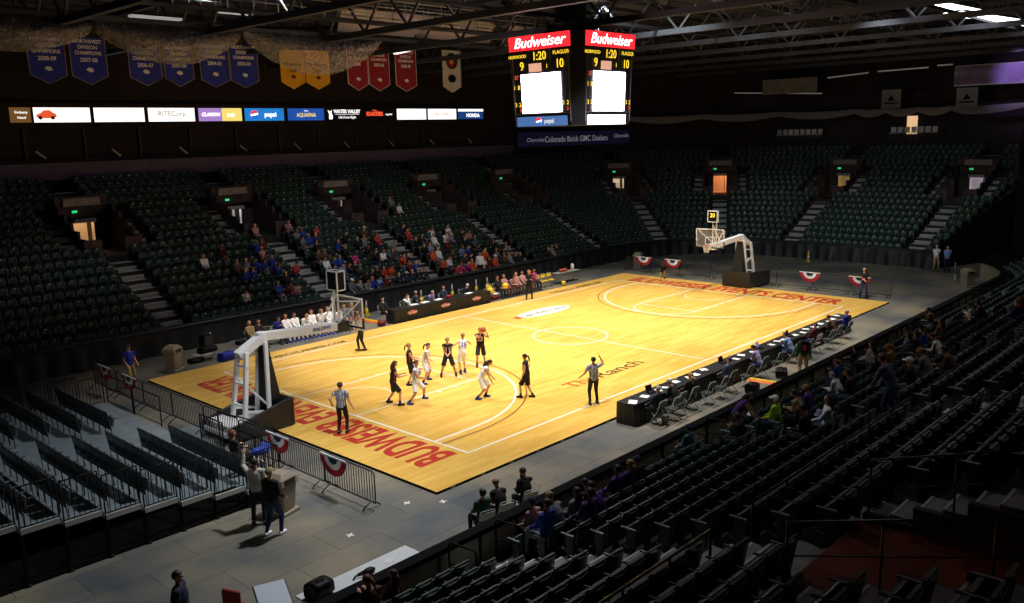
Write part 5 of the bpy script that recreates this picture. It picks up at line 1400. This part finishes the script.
bp = backpack(None, (0, 0, 0), BLACK); bp.location = (ov.location.x+.17*math.sin(ov.rotation_euler.z), ov.location.y-.17*math.cos(ov.rotation_euler.z), 1.27); bp.rotation_euler.z = ov.rotation_euler.z
tag(bp, 'black backpack with a pink patch on the back of the green-jacketed man', 'backpack')
q = MB(); q.box((.0, -.155, -.02), (.12, .02, .2)); q.build('pink_patch', cm('magenta'), bp, bevel=.004)
for sd in (-1, 1): q = MB(); q.tube([(sd*.11, .08, .2), (sd*.13, .2, .24), (sd*.14, .34, .05), (sd*.12, .12, -.2)], .018, 6); q.build('strap', BLACK, bp)
adult('usher', ((-17.87, 8.83), (-17.6, 9.1)), 130, 'royal', 'khaki', 'navy', 'usher in bright blue polo, khaki trousers and a dark cap beside the bunting', z=-.076, cap=True, longs=False, hl=(-.2, .2, .95), hr=(.2, .2, .95), shoes='white')
adult('reach', ((-21.37, -6.85), (-21.17, -7.05)), 350, 'offwhite', 'black', 'brown', 'man in pale sweater reaching one arm up to the stand railing', z=-.076, hl=(-.28, .3, 1.72), hr=(.26, .05, .9), elb=(-.4, .3, -1), elr=(0, -1, -.3), heavy=1.1, scale=1.06)
adult('jacket', ((-21.5, -7.69), (-21.22, -7.9)), 25, 'black', 'jeans', 'tan', 'man in black jacket, blue jeans and a tan cap beside the beige bin', z=-.076, cap=True, heavy=1.12, shoes='white', hl=(-.16, .25, 1.0), hr=(.2, .22, .95), scale=1.05)
adult('shirt_far', ((29.55, -7.5), (29.75, -7.7)), 190, 'white', 'khaki', 'grey', 'man in white shirt and khaki trousers at the corner of the end stands', z=-.076, hl=(0, .25, 1.1), hr=(.05, .25, 1.08))
adult('blue_far', ((29.5, -8.2), (29.7, -8.4)), 200, 'lightblue', 'black', 'brown', 'man in light blue shirt standing next to the white-shirted man', z=-.076, hl=(0, .25, 1.1), hr=(.05, .25, 1.08))
adult('dark_pass', ((-25.5, -11.0), (-25.2, -11.15)), 85, 'navy', 'black', 'black', 'man in dark jacket walking below the end stand, seen from above', z=-.076, heavy=1.25)
adult('purple_bend', ((-9.2, -13.95), (-8.9, -13.98)), 110, 'purple', 'navy', 'brown', 'woman in purple sleeveless top bending over papers at the near rail', hair='long', z=.304, sleeve=False, longs=False, lean=(0, .7), head=(0, .3, 0), hl=(-.1, .6, .82), hr=(.12, .6, .8))
adult('hoodie', ((-10.95, -19.1), (-10.7, -19.2)), 330, 'slate', 'jeans', 'brown', 'person in slate hoodie and jeans bending forward on the second near aisle', z=zt(7, True)+.03, lean=(0, .45), head=(0, .3, 0), hl=(-.15, .5, .8), hr=(.15, .5, .8), shoes='white')
adult('behind_coach', ((7.3, 13.75), (7.6, 13.75)), 185, 'white', 'black', 'black', 'person in white top standing in the front row just behind the coach', z=zt(0))
# people sitting on chairs on the floor
FC = MB()
def fold_chair_parts():
    seat = MB(); seat.box((0, .0, .43), (.40, .38, .03)); 
    back = MB(); back.hexa([(-.21, -.22, .62), (.21, -.22, .62), (.21, -.20, .62), (-.21, -.20, .62), (-.20, -.26, .82), (.20, -.26, .82), (.20, -.235, .82), (-.20, -.235, .82)])
    legs = []
    for sd in (-1, 1):
        l1 = MB(); l1.tube([(sd*.21, .24, 0), (sd*.21, -.1, .45), (sd*.205, -.245, .86)], .012, 6); legs.append(('front_leg', l1))
        l2 = MB(); l2.tube([(sd*.19, -.26, 0), (sd*.19, .1, .42)], .012, 6); legs.append(('rear_leg', l2))
    bar = MB(); bar.tube([(-.21, .14, .13), (.21, .14, .13)], .009, 6); legs.append(('crossbar', bar))
    tr = MB(); tr.tube([(-.205, -.245, .86), (-.15, -.25, .88), (.15, -.25, .88), (.205, -.245, .86)], .012, 6); legs.append(('top_bar', tr))
    return seat, back, legs
fs_, fb_, fl_ = fold_chair_parts()
FM = {n: (fs_.mesh('fold_seat', m), fb_.mesh('fold_back', m), [(a, b.mesh('fold_'+a, m2)) for a, b in fl_]) for n, m, m2 in
      (('dark', mat('fold_chair_dark', hx('23332b'), .5), mat('fold_tube_grey', hx('a9adad'), .35)), ('white', mat('fold_chair_white', hx('c9c9c6'), .5), mat('fold_tube_light', hx('bdbdbd'), .35)), ('yellow', YEL, mat('fold_tube_grey', hx('a9adad'), .35)))}
def fchair(x, y, rz, kind, lab, grp, z=-.08):
    e = empty('folding_chair', (x, y, z), rz); tag(e, lab, 'chair', grp)
    a, b, c = FM[kind]; link('seat', a, e); link('backrest', b, e)
    for n, m in c: link(n, m, e)
    return e
def sitter(key, x, y, rz, top, low, hair, lab, z=-.08, grp=None, **k):
    B = SEATED[key]; return person(B, (x, y, z), rz, top, low, HAIR.get(hair) or cm(hair), rnd.choice(SKIN[:3]), lab, grp, **k)
# black clothed tables
def cloth_table(x, y, rz, lab, logo, grp, L_=2.42, W_=.74, m=BLACKF, z0=-.08):
    e = empty('clothed_table', (x, y, z0), rz); tag(e, lab, 'table', grp)
    q = MB(); q.box((0, 0, .745), (L_, W_, .03)); q.build('tabletop', m, e, bevel=.008)
    q = MB(); n = 60; per = []
    for j in range(n*2+2*20):
        if j < n: per.append((-L_/2+L_*j/n, -W_/2, 0, -1))
        elif j < n+20: per.append((L_/2, -W_/2+W_*(j-n)/20, 1, 0))
        elif j < 2*n+20: per.append((L_/2-L_*(j-n-20)/n, W_/2, 0, 1))
        else: per.append((-L_/2, W_/2-W_*(j-2*n-20)/20, -1, 0))
    vs = []
    for j, (a, b, nx, ny) in enumerate(per):
        f = .014*math.sin(j*1.2)+.01*math.sin(j*.47)
        vs += [(a, b, .762), (a+nx*(.006+f*.3), b+ny*(.006+f*.3), .5), (a+nx*(.02+f), b+ny*(.02+f), .02)]
    m_ = len(per); q.add(vs, [(j*3+i, ((j+1) % m_)*3+i, ((j+1) % m_)*3+i+1, j*3+i+1) for j in range(m_) for i in range(2)], 0, True)
    q.build('table_skirt', m, e)
    for sx_ in (-1, 1):
        for sy_ in (-1, 1): q = MB(); q.tube([(0, 0, 0), (0, 0, .73)], .016, 6); q.build('leg', STEEL, e, (sx_*(L_/2-.15), sy_*(W_/2-.1), 0))
    if logo:
        q = MB(); q.add([(.36*math.cos(t)*(1+.08*math.cos(6*t)), 0, .13*math.sin(t)*(1+.1*math.sin(5*t))) for t in np.linspace(0, 2*PI, 40, endpoint=False)], [tuple(range(40))]); lo_ = q.build('logo', mat('logo_pink_red', hx('b8636a'), .7), e, (0, -W_/2-.045, .48))
        text('The Ranch', .15, mat('logo_cream', hx('e9dccf'), .7), lo_, (0, -.006, 0), RY, shear=.2, bold=.003)
    return e
for k, x in enumerate((-2.2, .25, 2.7)):
    cloth_table(x, 9.72, 0, f'black-skirted scorer table with a red oval logo, {["beside the near bench", "middle of the three", "nearest the far bench"][k]}', True, 'scorer tables on the far sideline')
SCO = [(-3.3, 'black', 'black', 'dark-haired person in black at the scorer tables, at the end by the bench'), (-1.75, 'white', 'brown', 'man in white shirt at the scorer tables, chin on hand'), (-.95, 'navy', 'grey', 'grey-haired man in dark jacket at the scorer tables'), (.0, 'lavender', 'grey', 'man in lavender shirt at the scorer tables'),
       (1.15, 'navy', 'brown', 'man in navy sweater at the scorer tables'), (2.75, 'navy', 'white', 'white-haired man in navy at the far end of the scorer tables')]
for k, (x, c_, h_, lab) in enumerate(SCO):
    fchair(x, 10.45, PI, 'dark', f'dark folding chair behind the scorer tables, {ordw(k)} from the near basket', 'folding chairs behind the scorer tables')
    sitter(['lap', 'chin', 'fold', 'forward', 'lap', 'forward'][k], x, 10.42, PI, c_, 'black', h_, lab)
def sheet(x, y, z, rz, lab, w_=.22, h_=.3, grp='papers on the press tables', m=OFFW):
    q = MB(); n = 4
    q.add([(-w_/2+w_*i/n, s_*h_/2, .003*math.sin(i*2+s_)) for i in range(n+1) for s_ in (-1, 1)]+[(-w_/2+w_*i/n, s_*h_/2, .003*math.sin(i*2+s_)+.006) for i in range(n+1) for s_ in (-1, 1)],
          [(2*i+1, 2*i, 2*i+2, 2*i+3) for i in range(n)]+[(10+2*i, 10+2*i+1, 10+2*i+3, 10+2*i+2) for i in range(n)]+[(2*i, 10+2*i, 10+2*i+2, 2*i+2) for i in range(n)]+[(2*i+1, 2*i+3, 12+2*i+1, 10+2*i+1) for i in range(n)])
    o = q.build('paper_sheet', m, None, (x, y, z), rz); tag(o, lab, 'paper', grp); return o
for k, x in enumerate((-1.7, -.9, .1, 2.5)):
    sheet(x, 9.75, .70, .1*k, f'white papers on the scorer tables, {ordw(k)} from the near basket', .55, .32, 'papers on the scorer tables')
q = MB(); q.box((0, 0, 0), (.3, .22, .12)); q.lathe([(.06, 0), (.02, .05)], 10, c=(0, 0, .05)); o = q.build('red_bag', mat('bag_red', hx('a82020'), .6), None, (.9, 9.75, .75), bevel=.02); tag(o, 'small bright red bag on the middle scorer table', 'bag')
q = MB(); q.lathe([(.10, 0), (.2, .05), (.24, .16), (.17, .3), (.05, .34)], 14); o = q.build('duffel_bag', mat('bag_dark_red', hx('6e1a1e'), .7), None, (-4.05, 9.7, -.08)); tag(o, 'dark red bag on the floor against the end scorer table', 'bag')
# press tables along the near sideline
NT = 7
for k in range(NT):
    x = -7.62+2.6*k
    cloth_table(x, -9.75, PI, f'black-clothed press table on the near sideline, {ordw(k)} counting from the camera', False, 'press tables on the near sideline', L_=2.58)
PRESS = [(-8.15, 'navy', 'grey', 'lap', 'grey-haired person in dark top at the press tables, nearest the camera'), (-6.9, 'black', 'white', 'forward', 'white-haired person bending over the press tables'), (-6.1, 'black', 'blond', 'laplong', 'person with long blond hair at the press tables'),
         (-3.35, 'slate', 'black', 'lap', 'dark-haired person in slate blue shirt leaning on the press tables'), (-.8, 'lavender', 'black', 'forward', 'person in pale lavender shirt typing at the press tables'), (2.0, 'lightblue', 'brown', 'forward', 'person in light blue shirt bent over a laptop at the press tables'),
         (4.2, 'maroon', 'brown', 'lap', 'person in maroon top at the press tables'), (6.4, 'brown', 'brown', 'forward', 'person in brown with a neon scarf near the far press tables'), (7.6, 'royal', 'grey', 'fold', 'man in royal blue at the far end of the press tables')]
cx_ = sorted([(-7.5, ''), (-5.2, ''), (-4.3, ''), (-2.3, ''), (.3, ''), (3.0, ''), (5.2, '')]+[(p[0], 'o') for p in PRESS])
for k, (x, oc) in enumerate(cx_):
    fchair(x, -10.55 if oc else -10.7, 0 if oc else .15*((k % 3)-1), 'white' if k == 12 else 'dark', f'{"occupied" if oc else "empty"} dark folding chair behind the press tables, {ordw(k)} from the camera' if k != 12 else 'folding chair draped in white behind the press tables', 'folding chairs behind the press tables')
for (x, c_, h_, key, lab) in PRESS: sitter(key, x, -10.52, 0, c_, 'jeans' if c_ in ('lightblue', 'maroon', 'lavender') else 'black', h_, lab)
for k in range(25):
    x = -8.6+k*.715+rnd.uniform(-.2, .2)
    if k in (8, 9, 13): continue
    sheet(x, -9.75+rnd.uniform(-.2, .15), .70+.001*(k % 2), rnd.uniform(-.6, .6), f'white paper on the press tables, {ordw(k)} from the camera', rnd.choice([.22, .3, .42]), .3)
def laptop(x, y, rz, lab, m):
    e = empty('laptop', (x, y, .70), rz); tag(e, lab, 'laptop', 'laptops on the press tables')
    q = MB(); q.box((0, 0, .01), (.33, .23, .02)); b = q.build('keyboard_base', DARKM, e, bevel=.004); q = MB(); q.box((0, -.0, .022), (.28, .12, .004)); q.build('keys', BLACK, b)
    q = MB(); q.box((0, .14, .12), (.33, .012, .22), rx=-.25); l_ = q.build('lid', DARKM, e, bevel=.004); q = MB(); q.box((0, .130, .12), (.30, .006, .19), rx=-.25); q.build('screen', m, l_)
SCB = mat('laptop_screen_blue', (.1, .15, .35), .3, emit=(.18, .2, .5), estr=.7)
for k, x in enumerate((-7.3, -2.3, .75, 3.5)): laptop(x, -9.72, rnd.uniform(-.2, .2), f'open laptop on the press tables, {ordw(k)} from the camera', SCB if k == 2 else BLACK)
def small_thing(nm, x, y, z, prof, m, lab, cat, n=12):
    q = MB(); q.lathe(prof, n); o = q.build(nm, m, None, (x, y, z)); tag(o, lab, cat); return o
small_thing('waste_basket', -8.0, -10.75, -.08, [(.1, 0), (.15, .32), (.16, .33), (.14, .33), (.12, .12)], mat('mesh_grey', hx('6c7072'), .5), 'small grey waste basket under the camera end of the press tables', 'waste basket')
for k, (x, m) in enumerate(((-8.3, WHITE), (-5.5, WHITE), (-1.6, SCB), (4.6, WHITE), (8.9, WHITE))):
    small_thing('drink_cup', x, -9.6, .70, [(.03, 0), (.042, .12), (.04, .125), (.0, .125)], m, f'small cup on the press tables, {ordw(k)} from the camera', 'cup')
# bags behind the press tables
def duffel(x, y, rz, s_, m, lab, z=-.08):
    e = empty('duffel_bag', (x, y, z), rz); tag(e, lab, 'bag')
    q = MB(); a, b, c = s_
    pts = [(-a/2*.9, .8), (-a/2, .95), (-a/4, 1.0), (a/4, 1.0), (a/2, .93), (a/2*.9, .8)]
    vs = []; n = 12
    for (x_, k_) in pts:
        for j in range(n):
            t = 2*PI*j/n; cc, ss_ = math.cos(t), math.sin(t); vs.append((x_*(1-.06*ss_), b/2*k_*math.copysign(abs(cc)**.45, cc), c/2+c/2*k_*math.copysign(abs(ss_)**.55, ss_)*(.98 if ss_ < 0 else .9)))
    q.add(vs, [(i*n+j, i*n+(j+1) % n, (i+1)*n+(j+1) % n, (i+1)*n+j) for i in range(len(pts)-1) for j in range(n)]+[tuple(reversed(range(n))), tuple((len(pts)-1)*n+j for j in range(n))], 0, True)
    q.build('body', m, e)
    q = MB(); q.tube([(-a*.2, -.02, c*.9), (-a*.14, -.05, c*1.05), (a*.12, -.08, c*1.03), (a*.2, -.02, c*.9)], .014, 6); q.build('handle', BLACK, e)
duffel(-13.0, 9.75, .25, (.85, .42, .42), mat('bag_blue', hx('1d2f9e'), .7), 'bright blue duffel bag on the floor beside the court')
duffel(-14.15, 10.45, .1, (.7, .4, .24), BLACK, 'flat black bag on the floor next to the beige bin')
duffel(-13.55, 10.5, .2, (.85, .45, .3), BLACK, 'black bag resting on a small folding stand', z=.28)
q = MB()
for sd in (-1, 1): q.tube([(sd*.3, -.18, 0), (sd*.3, .18, .36)], .014, 6); q.tube([(sd*.3, .18, 0), (sd*.3, -.18, .36)], .014, 6)
q.tube([(-.3, 0, .18), (.3, 0, .18)], .012, 6)
tag(q.build('luggage_stand', STEEL, None, (-13.55, 10.5, -.08), .2), 'small metal folding stand under the black bag', 'stand')
duffel(-.2, -11.15, .4, (.8, .45, .32), BLACK, 'black bag on the floor behind the press tables by the orange cable ramp')
duffel(-2.9, -11.3, .0, (.5, .4, .4), BLACK, 'black bag under the slate-shirted person at the press tables')
duffel(4.8, 9.95, .1, (.75, .4, .3), mat('bag_dark_red', hx('6e1a1e'), .7), 'dark red bag on the floor by the coach')
sheet(4.95, 9.95, .27, .2, 'white towel lying on the dark red bag', .4, .3, None)
duffel(-10.9, 12.1, .1, (.6, .35, .2), BLACK, 'small dark bag at the foot of the curtain')
e = empty('loudspeaker', (-12.75, 12.15, -.08), .1); tag(e, 'black loudspeaker cabinet standing before the black curtain', 'speaker')
q = MB(); q.box((0, 0, .42), (.5, .45, .84), taper=.92); q.build('cabinet', BLACK, e, bevel=.02)
q = MB(); q.box((0, -.235, .42), (.42, .02, .72)); q.build('grille', mat('speaker_grille', (.03, .03, .032), .6), e, bevel=.005)
q = MB(); q.box((0, 0, -.0+.02), (.9, .8, .04)); tag(q.build('floor_plate', mat('plate_pale', hx('8f8f8c'), .6), None, (-13.25, 11.6, -.08), .1, bevel=.01), 'pale flat plate on the floor beside the loudspeaker', 'plate')
# cones along the curtain
for k, (x, y) in enumerate(((-2.7, 12.75), (1.36, 12.7), (3.9, 12.7), (6.0, 12.7), (7.0, 12.7), (-12.35, 12.45))):
    e = empty('safety_cone', (x, y, -.08)); tag(e, f'slim yellow and white safety cone before the far curtain, {ordw(k)} along' if k < 5 else 'white safety cone beside the loudspeaker', 'cone', 'slim cones before the curtain')
    q = MB(); q.box((0, 0, .015), (.3, .3, .03)); q.lathe([(.12, .03), (.075, .4)], 12); q.build('cone_base', YEL if k < 5 else WHITE, e)
    q = MB(); q.lathe([(.075, .4), (.03, .8), (.012, .82)], 12); q.build('cone_tip', WHITE, e)
e = empty('safety_cone', (29.3, 1.2, -.08)); tag(e, 'yellow safety cone alone before the end curtain', 'cone'); q = MB(); q.box((0, 0, .015), (.3, .3, .03)); q.lathe([(.12, .03), (.03, .8), (.012, .82)], 12); q.build('cone_body', YEL, e); q = MB(); q.lathe([(.095, .25), (.075, .42)], 12); q.build('cone_collar', WHITE, e)
# cable ramps
for (x, y, l_, rz, lab) in ((-1.25, -11.35, 2.0, PI/2+.12, 'orange and yellow cable ramp across the floor by the press tables'), (-3.6, 11.2, 1.6, PI/2, 'orange and yellow cable ramp on the floor at the end of the scorer tables')):
    e = empty('cable_ramp', (x, y, -.08), rz); tag(e, lab, 'cable ramp')
    q = MB(); q.add([(-l_/2, -.25, 0), (l_/2, -.25, 0), (l_/2, -.08, .05), (-l_/2, -.08, .05), (-l_/2, .08, .05), (l_/2, .08, .05), (l_/2, .25, 0), (-l_/2, .25, 0)], [(0, 1, 2, 3), (4, 5, 6, 7), (0, 3, 4, 7), (1, 6, 5, 2), (0, 7, 6, 1)]); q.build('ramp_body', ORP, e)
    q = MB(); q.box((0, 0, .052), (l_, .16, .012)); q.build('lid', YEL, e)
# near-side team bench (home)
for k in range(13):
    x = -11.1+.49*k; y = 10.85-.02*k
    fchair(x, y, PI, 'dark', f'folding chair of the bench by the near basket, {ordw(k)} from the speaker', 'folding chairs of the near bench')
    if k == 2: continue
    c_ = ['tan', 'black', '', 'royal', 'white', 'white', 'white', 'white', 'white', 'white', 'white', 'slate', 'brown'][k]
    hc = ['blond', 'brown', '', 'brown', 'blond', 'brown', 'blond', 'auburn', 'blond', 'blond', 'brown', 'brown', 'blond'][k]
    sitter(['laplong', 'lap', '', 'phone', 'lap', 'laplong', 'forward', 'laplong', 'phone', 'laplong', 'forward', 'lap', 'fold'][k], x, y+.03, PI, c_, 'jeans' if k < 4 else 'white' if k < 11 else 'black', hc, f'person in {CW.get(c_, c_)} seated on the near bench, {ordw(k)} seat from the speaker', grp='people on the near bench', shoes='blue' if 4 <= k < 11 else 'black')
# far bench (visitors)
for k in range(11):
    x = 4.9+.56*k; y = 10.1
    kind = 'yellow' if k in (0, 8, 9, 10) else 'dark'
    fchair(x, y+.15, PI, kind, f'{"yellow" if kind == "yellow" else "dark"} folding chair of the far bench, {ordw(k)} from the coach side', 'folding chairs of the far bench')
    if 1 <= k <= 7:
        c_ = ['', 'black', 'pink', 'pink', 'pink', 'pink', 'pink', 'magenta'][k]
        sitter(['', 'laplong', 'lap', 'forward', 'laplong', 'lap', 'phone', 'fold'][k], x, y+.13, PI, c_, 'black' if k in (1, 7) else 'brown', ['', 'auburn', 'blond', 'brown', 'blond', 'brown', 'blond', 'brown'][k], f'person in {c_} seated on the far bench, {ordw(k)} seat from its first yellow chair', grp='people on the far bench')
for k, (x, y) in enumerate(((4.15, 9.6), (5.15, 9.3))):
    small_thing('yellow_pompom', x, y, .45 if k == 0 else .62, [(.02, 0), (.14, .05), (.19, .16), (.17, .27), (.08, .34), (.01, .35)], YEL, ['round yellow ball-shaped cover on the first seat of the far bench', 'round yellow cover held beside the coach'][k], 'cover', 16)
def plain_table(x, y, rz, L_, lab, m=WHITE, z0=-.08, h=.74, W_=.6):
    e = empty('folding_table', (x, y, z0), rz); tag(e, lab, 'table')
    q = MB(); q.box((0, 0, h-.02), (L_, W_, .04)); q.build('tabletop', m, e, bevel=.012)
    for sx_ in (-1, 1):
        for sy_ in (-1, 1): q = MB(); q.tube([(0, 0, 0), (0, 0, h-.04)], .016, 6); q.build('leg', STEEL, e, (sx_*(L_/2-.12), sy_*(W_/2-.08), 0))
    return e
plain_table(12.2, 10.4, 0, 2.4, 'small pale folding table past the yellow chairs of the far bench', mat('table_grey', hx('8f9290'), .5))
small_thing('drink_cooler', 12.9, 10.4, .66, [(.1, 0), (.12, .05), (.12, .3), (.1, .38), (.04, .44)], WHITE, 'white bottle-shaped cooler on the small far table', 'cooler', 16)
for k in range(3):
    small_thing('sports_ball', 11.6+.26*k, 10.35, .66, [(.01, 0), (.08, .03), (.115, .1), (.115, .14), (.08, .21), (.01, .24)], BALLM, f'brown ball on the small far table, {ordw(k)} from the bench', 'ball', 14)
small_thing('bottle_crate', 11.0, 9.6, -.08, [(.16, 0), (.18, .3), (.15, .3), (.14, .1)], YEL, 'yellow crate on the floor below the small far table', 'crate', 4)
# beige bins
def bin_(x, y, rz, lab):
    e = empty('trash_bin', (x, y, -.08), rz); tag(e, lab, 'trash bin', 'beige trash bins')
    q = MB(); q.box((0, 0, .05), (.66, .66, .1)); q.build('base', BEIGE, e, bevel=.03)
    q = MB(); q.hexa([(-.25, -.25, .1), (.25, -.25, .1), (.25, .25, .1), (-.25, .25, .1), (-.3, -.3, .82), (.3, -.3, .82), (.3, .3, .82), (-.3, .3, .82)]); q.build('body', BEIGE, e, bevel=.06)
    q = MB(); q.hexa([(-.33, -.33, .82), (.33, -.33, .82), (.33, .33, .82), (-.33, .33, .82), (-.31, -.31, 1.02), (.31, -.31, 1.02), (.31, .31, 1.02), (-.31, .31, 1.02)]); q.hexa([(-.31, -.31, 1.02), (.31, -.31, 1.02), (.31, .31, 1.02), (-.31, .31, 1.02), (-.17, -.2, 1.16), (.17, -.2, 1.16), (.17, .2, 1.16), (-.17, .2, 1.16)])
    h = q.build('domed_lid', BEIGE, e, bevel=.03)
    q = MB(); q.box((0, -.325, .93), (.40, .02, .15)); q.build('flap', BEIGED, h, bevel=.01)
bin_(-20.45, -6.75, .3, 'beige domed trash bin beside the two men below the end stand')
bin_(-15.45, 9.95, .5, 'beige domed trash bin beside the court near the blue duffel bag')
bin_(19.9, 9.9, .2, 'beige domed trash bin at the far barrier with bunting')
bin_(24.6, -11.0, -.6, 'beige domed trash bin near the tunnel beyond the near rail')
# photographers
Bk = body('kneeler', hip=.38, lean=(0, .15), fl=(-.14, .32, .08), fr=(.16, -.3, .1), kneel=(0, .5, 1), kneer=(0, 1, -.4), hl=(-.07, .30, 1.02), hr=(.08, .28, 1.03), elb=(0, 0, -1), voxel=.014)
def photog(x, y, z, rz, top, low, hair, lab, cl):
    o = person(Bk, (x, y, z), rz, top, low, HAIR[hair], SKIN[0], lab)
    e = empty('camera', (x, y, z), rz); tag(e, cl, 'camera'); q = MB(); q.box((0, .34, 1.09), (.14, .08, .1)); q.box((0, .34, 1.15), (.06, .07, .04)); q.build('camera_body', BLACK, e, bevel=.008)
    q = MB(); q.tube([(0, .38, 1.09), (0, .46, 1.09), (0, .5, 1.09)], [.035, .035, .042], 12); q.build('lens', BLACK, e)
photog(-16.15, 1.75, .0, fa(75), 'green', 'black', 'auburn', 'photographer in dark green kneeling behind the near basket', 'black camera held by the photographer behind the near basket')
photog(16.9, 5.75, .0, fa(200), 'black', 'tan', 'black', 'photographer in black top and pale trousers crouching at the far baseline', 'black camera held by the photographer at the far baseline')
# people watching from chairs beside the near rail
for k, (x, c_, h_, lab) in enumerate(((-18.1, 'green', 'black', 'man in a green jacket on a white folding chair by the near rail'), (-17.4, 'black', 'blond', 'fair-haired person in black seated next to the green-jacketed man'), (-16.5, 'black', 'brown', 'person in black seated by the near rail, farthest of three from the camera'))):
    fchair(x, -12.1, -.3, 'white', f'white folding chair on the floor by the near rail, {ordw(k)} of three from the camera', 'white chairs by the near rail')
    sitter(['lap', 'forward', 'chin'][k], x, -12.08, -.3, c_, 'black', h_, lab)
# long white table, bag and cables below the camera
plain_table(-21.95, -12.35, 0, 2.9, 'long white folding table standing against the near rail', WHITE, h=.76, W_=.72)
sheet(-21.2, -12.3, .682, .3, 'small printed sheet on the long white table', .22, .2, None)
duffel(-23.05, -12.35, .1, (.5, .4, .34), BLACK, 'black bag at the end of the long white table', z=.68)
q = MB(); q.tube([(.0, 0, 0), (.1, .05, .03), (.25, -.03, .04), (.35, .04, .03), (.2, .1, .02), (.4, .12, .02)], .02, 6); q.ell((.42, .0, .05), (.16, .1, .06), 10)
tag(q.build('cable_bundle', BLACK, None, (-22.25, -12.4, .69)), 'tangle of black cables lying on the long white table', 'cable')
e = empty('display_board', (-23.75, -11.75, -.08), -.35); tag(e, 'tilted white display board with dark edge near the long white table', 'display board')
q = MB(); q.box((0, 0, .80), (.62, .85, .03), rx=.25); bd = q.build('panel', mat('board_white', hx('c9cfdc'), .4), e, bevel=.006)
q = MB(); q.box((0, -.003, .782), (.68, .91, .025), rx=.25); q.build('border', DARKM, e); q = MB(); q.box((.1, -.3, .745), (.12, .08, .006), rx=.25); q.build('label', OFFW, bd)
q = MB(); q.tube([(0, 0, 0), (0, 0, .77)], .03, 8); q.box((0, 0, .02), (.5, .5, .04)); q.build('stand', DARKM, e)
e = empty('red_chair', (-24.15, -11.1, -.08), -1.2); tag(e, 'red chair mostly hidden behind the tilted white board', 'chair')
q = MB(); q.box((0, 0, .44), (.46, .46, .08)); q.build('seat', mat('chair_red', hx('a31c28'), .6), e, bevel=.03); q = MB(); q.box((0, -.22, .75), (.44, .07, .5)); q.build('backrest', MATS['chair_red'], e, bevel=.03)
for a in (-.19, .19):
    for b in (-.19, .19): q = MB(); q.tube([(a, b, 0), (a, b, .42)], .015, 6); q.build('leg', DARKM, e)
# person sitting at the front of the end stand, with blue clothes on the rail
sitter('fold', -20.55, -4.6, -PI/2, 'black', 'black', 'auburn', 'auburn-haired person in black seated at the front of the end stand', z=.45)
q = MB(); q.ell((0, 0, 0), (.3, .22, .12), 14); q.ell((.2, .1, .08), (.18, .16, .1), 12); q.ell((-.18, -.12, .06), (.2, .15, .1), 12)
tag(q.build('blue_jacket', cm('blue'), None, (-19.75, -4.6, .95)), 'crumpled blue jacket heaped beside the front rail of the end stand', 'jacket')
# small things among the near spectators
q = MB(); q.box((0, 0, 0), (.55, .75, .02), rx=.5); tag(q.build('paper_poster', OFFW, None, (-8.3, -14.35, .95), .3), 'large white sheet held out in front of the purple-topped woman', 'paper')
small_thing('lavender_cap', -10.0, -17.0, 2.05, [(.02, 0), (.15, .01), (.155, .03), (.10, .04), (.10, .12), (.07, .17), (.01, .18)], cm('lavender'), 'round lavender and white hat on a seat back among near spectators', 'hat', 14)
# floor marks
for k, (x, y, rz) in enumerate(((-20.1, -9.3, .6), (-17.9, -8.9, .2), (-17.2, -9.6, 1.1))):
    q = MB(); q.box((0, 0, .002), (.22, .05, .003)); q.box((0, 0, .0025), (.05, .2, .003)); tag(q.build('tape_mark', OFFW, None, (x, y, -.08), rz), f'white cross of tape on the concrete near the camera end barriers, {ordw(k)} from the men', 'tape')
q = MB(); q.box((0, 0, .002), (.5, .05, .003)); tag(q.build('tape_strip', OFFW, None, (-26.0, -9.9, -.08), -.2), 'white tape strip on the concrete beside the dark-jacketed man', 'tape')
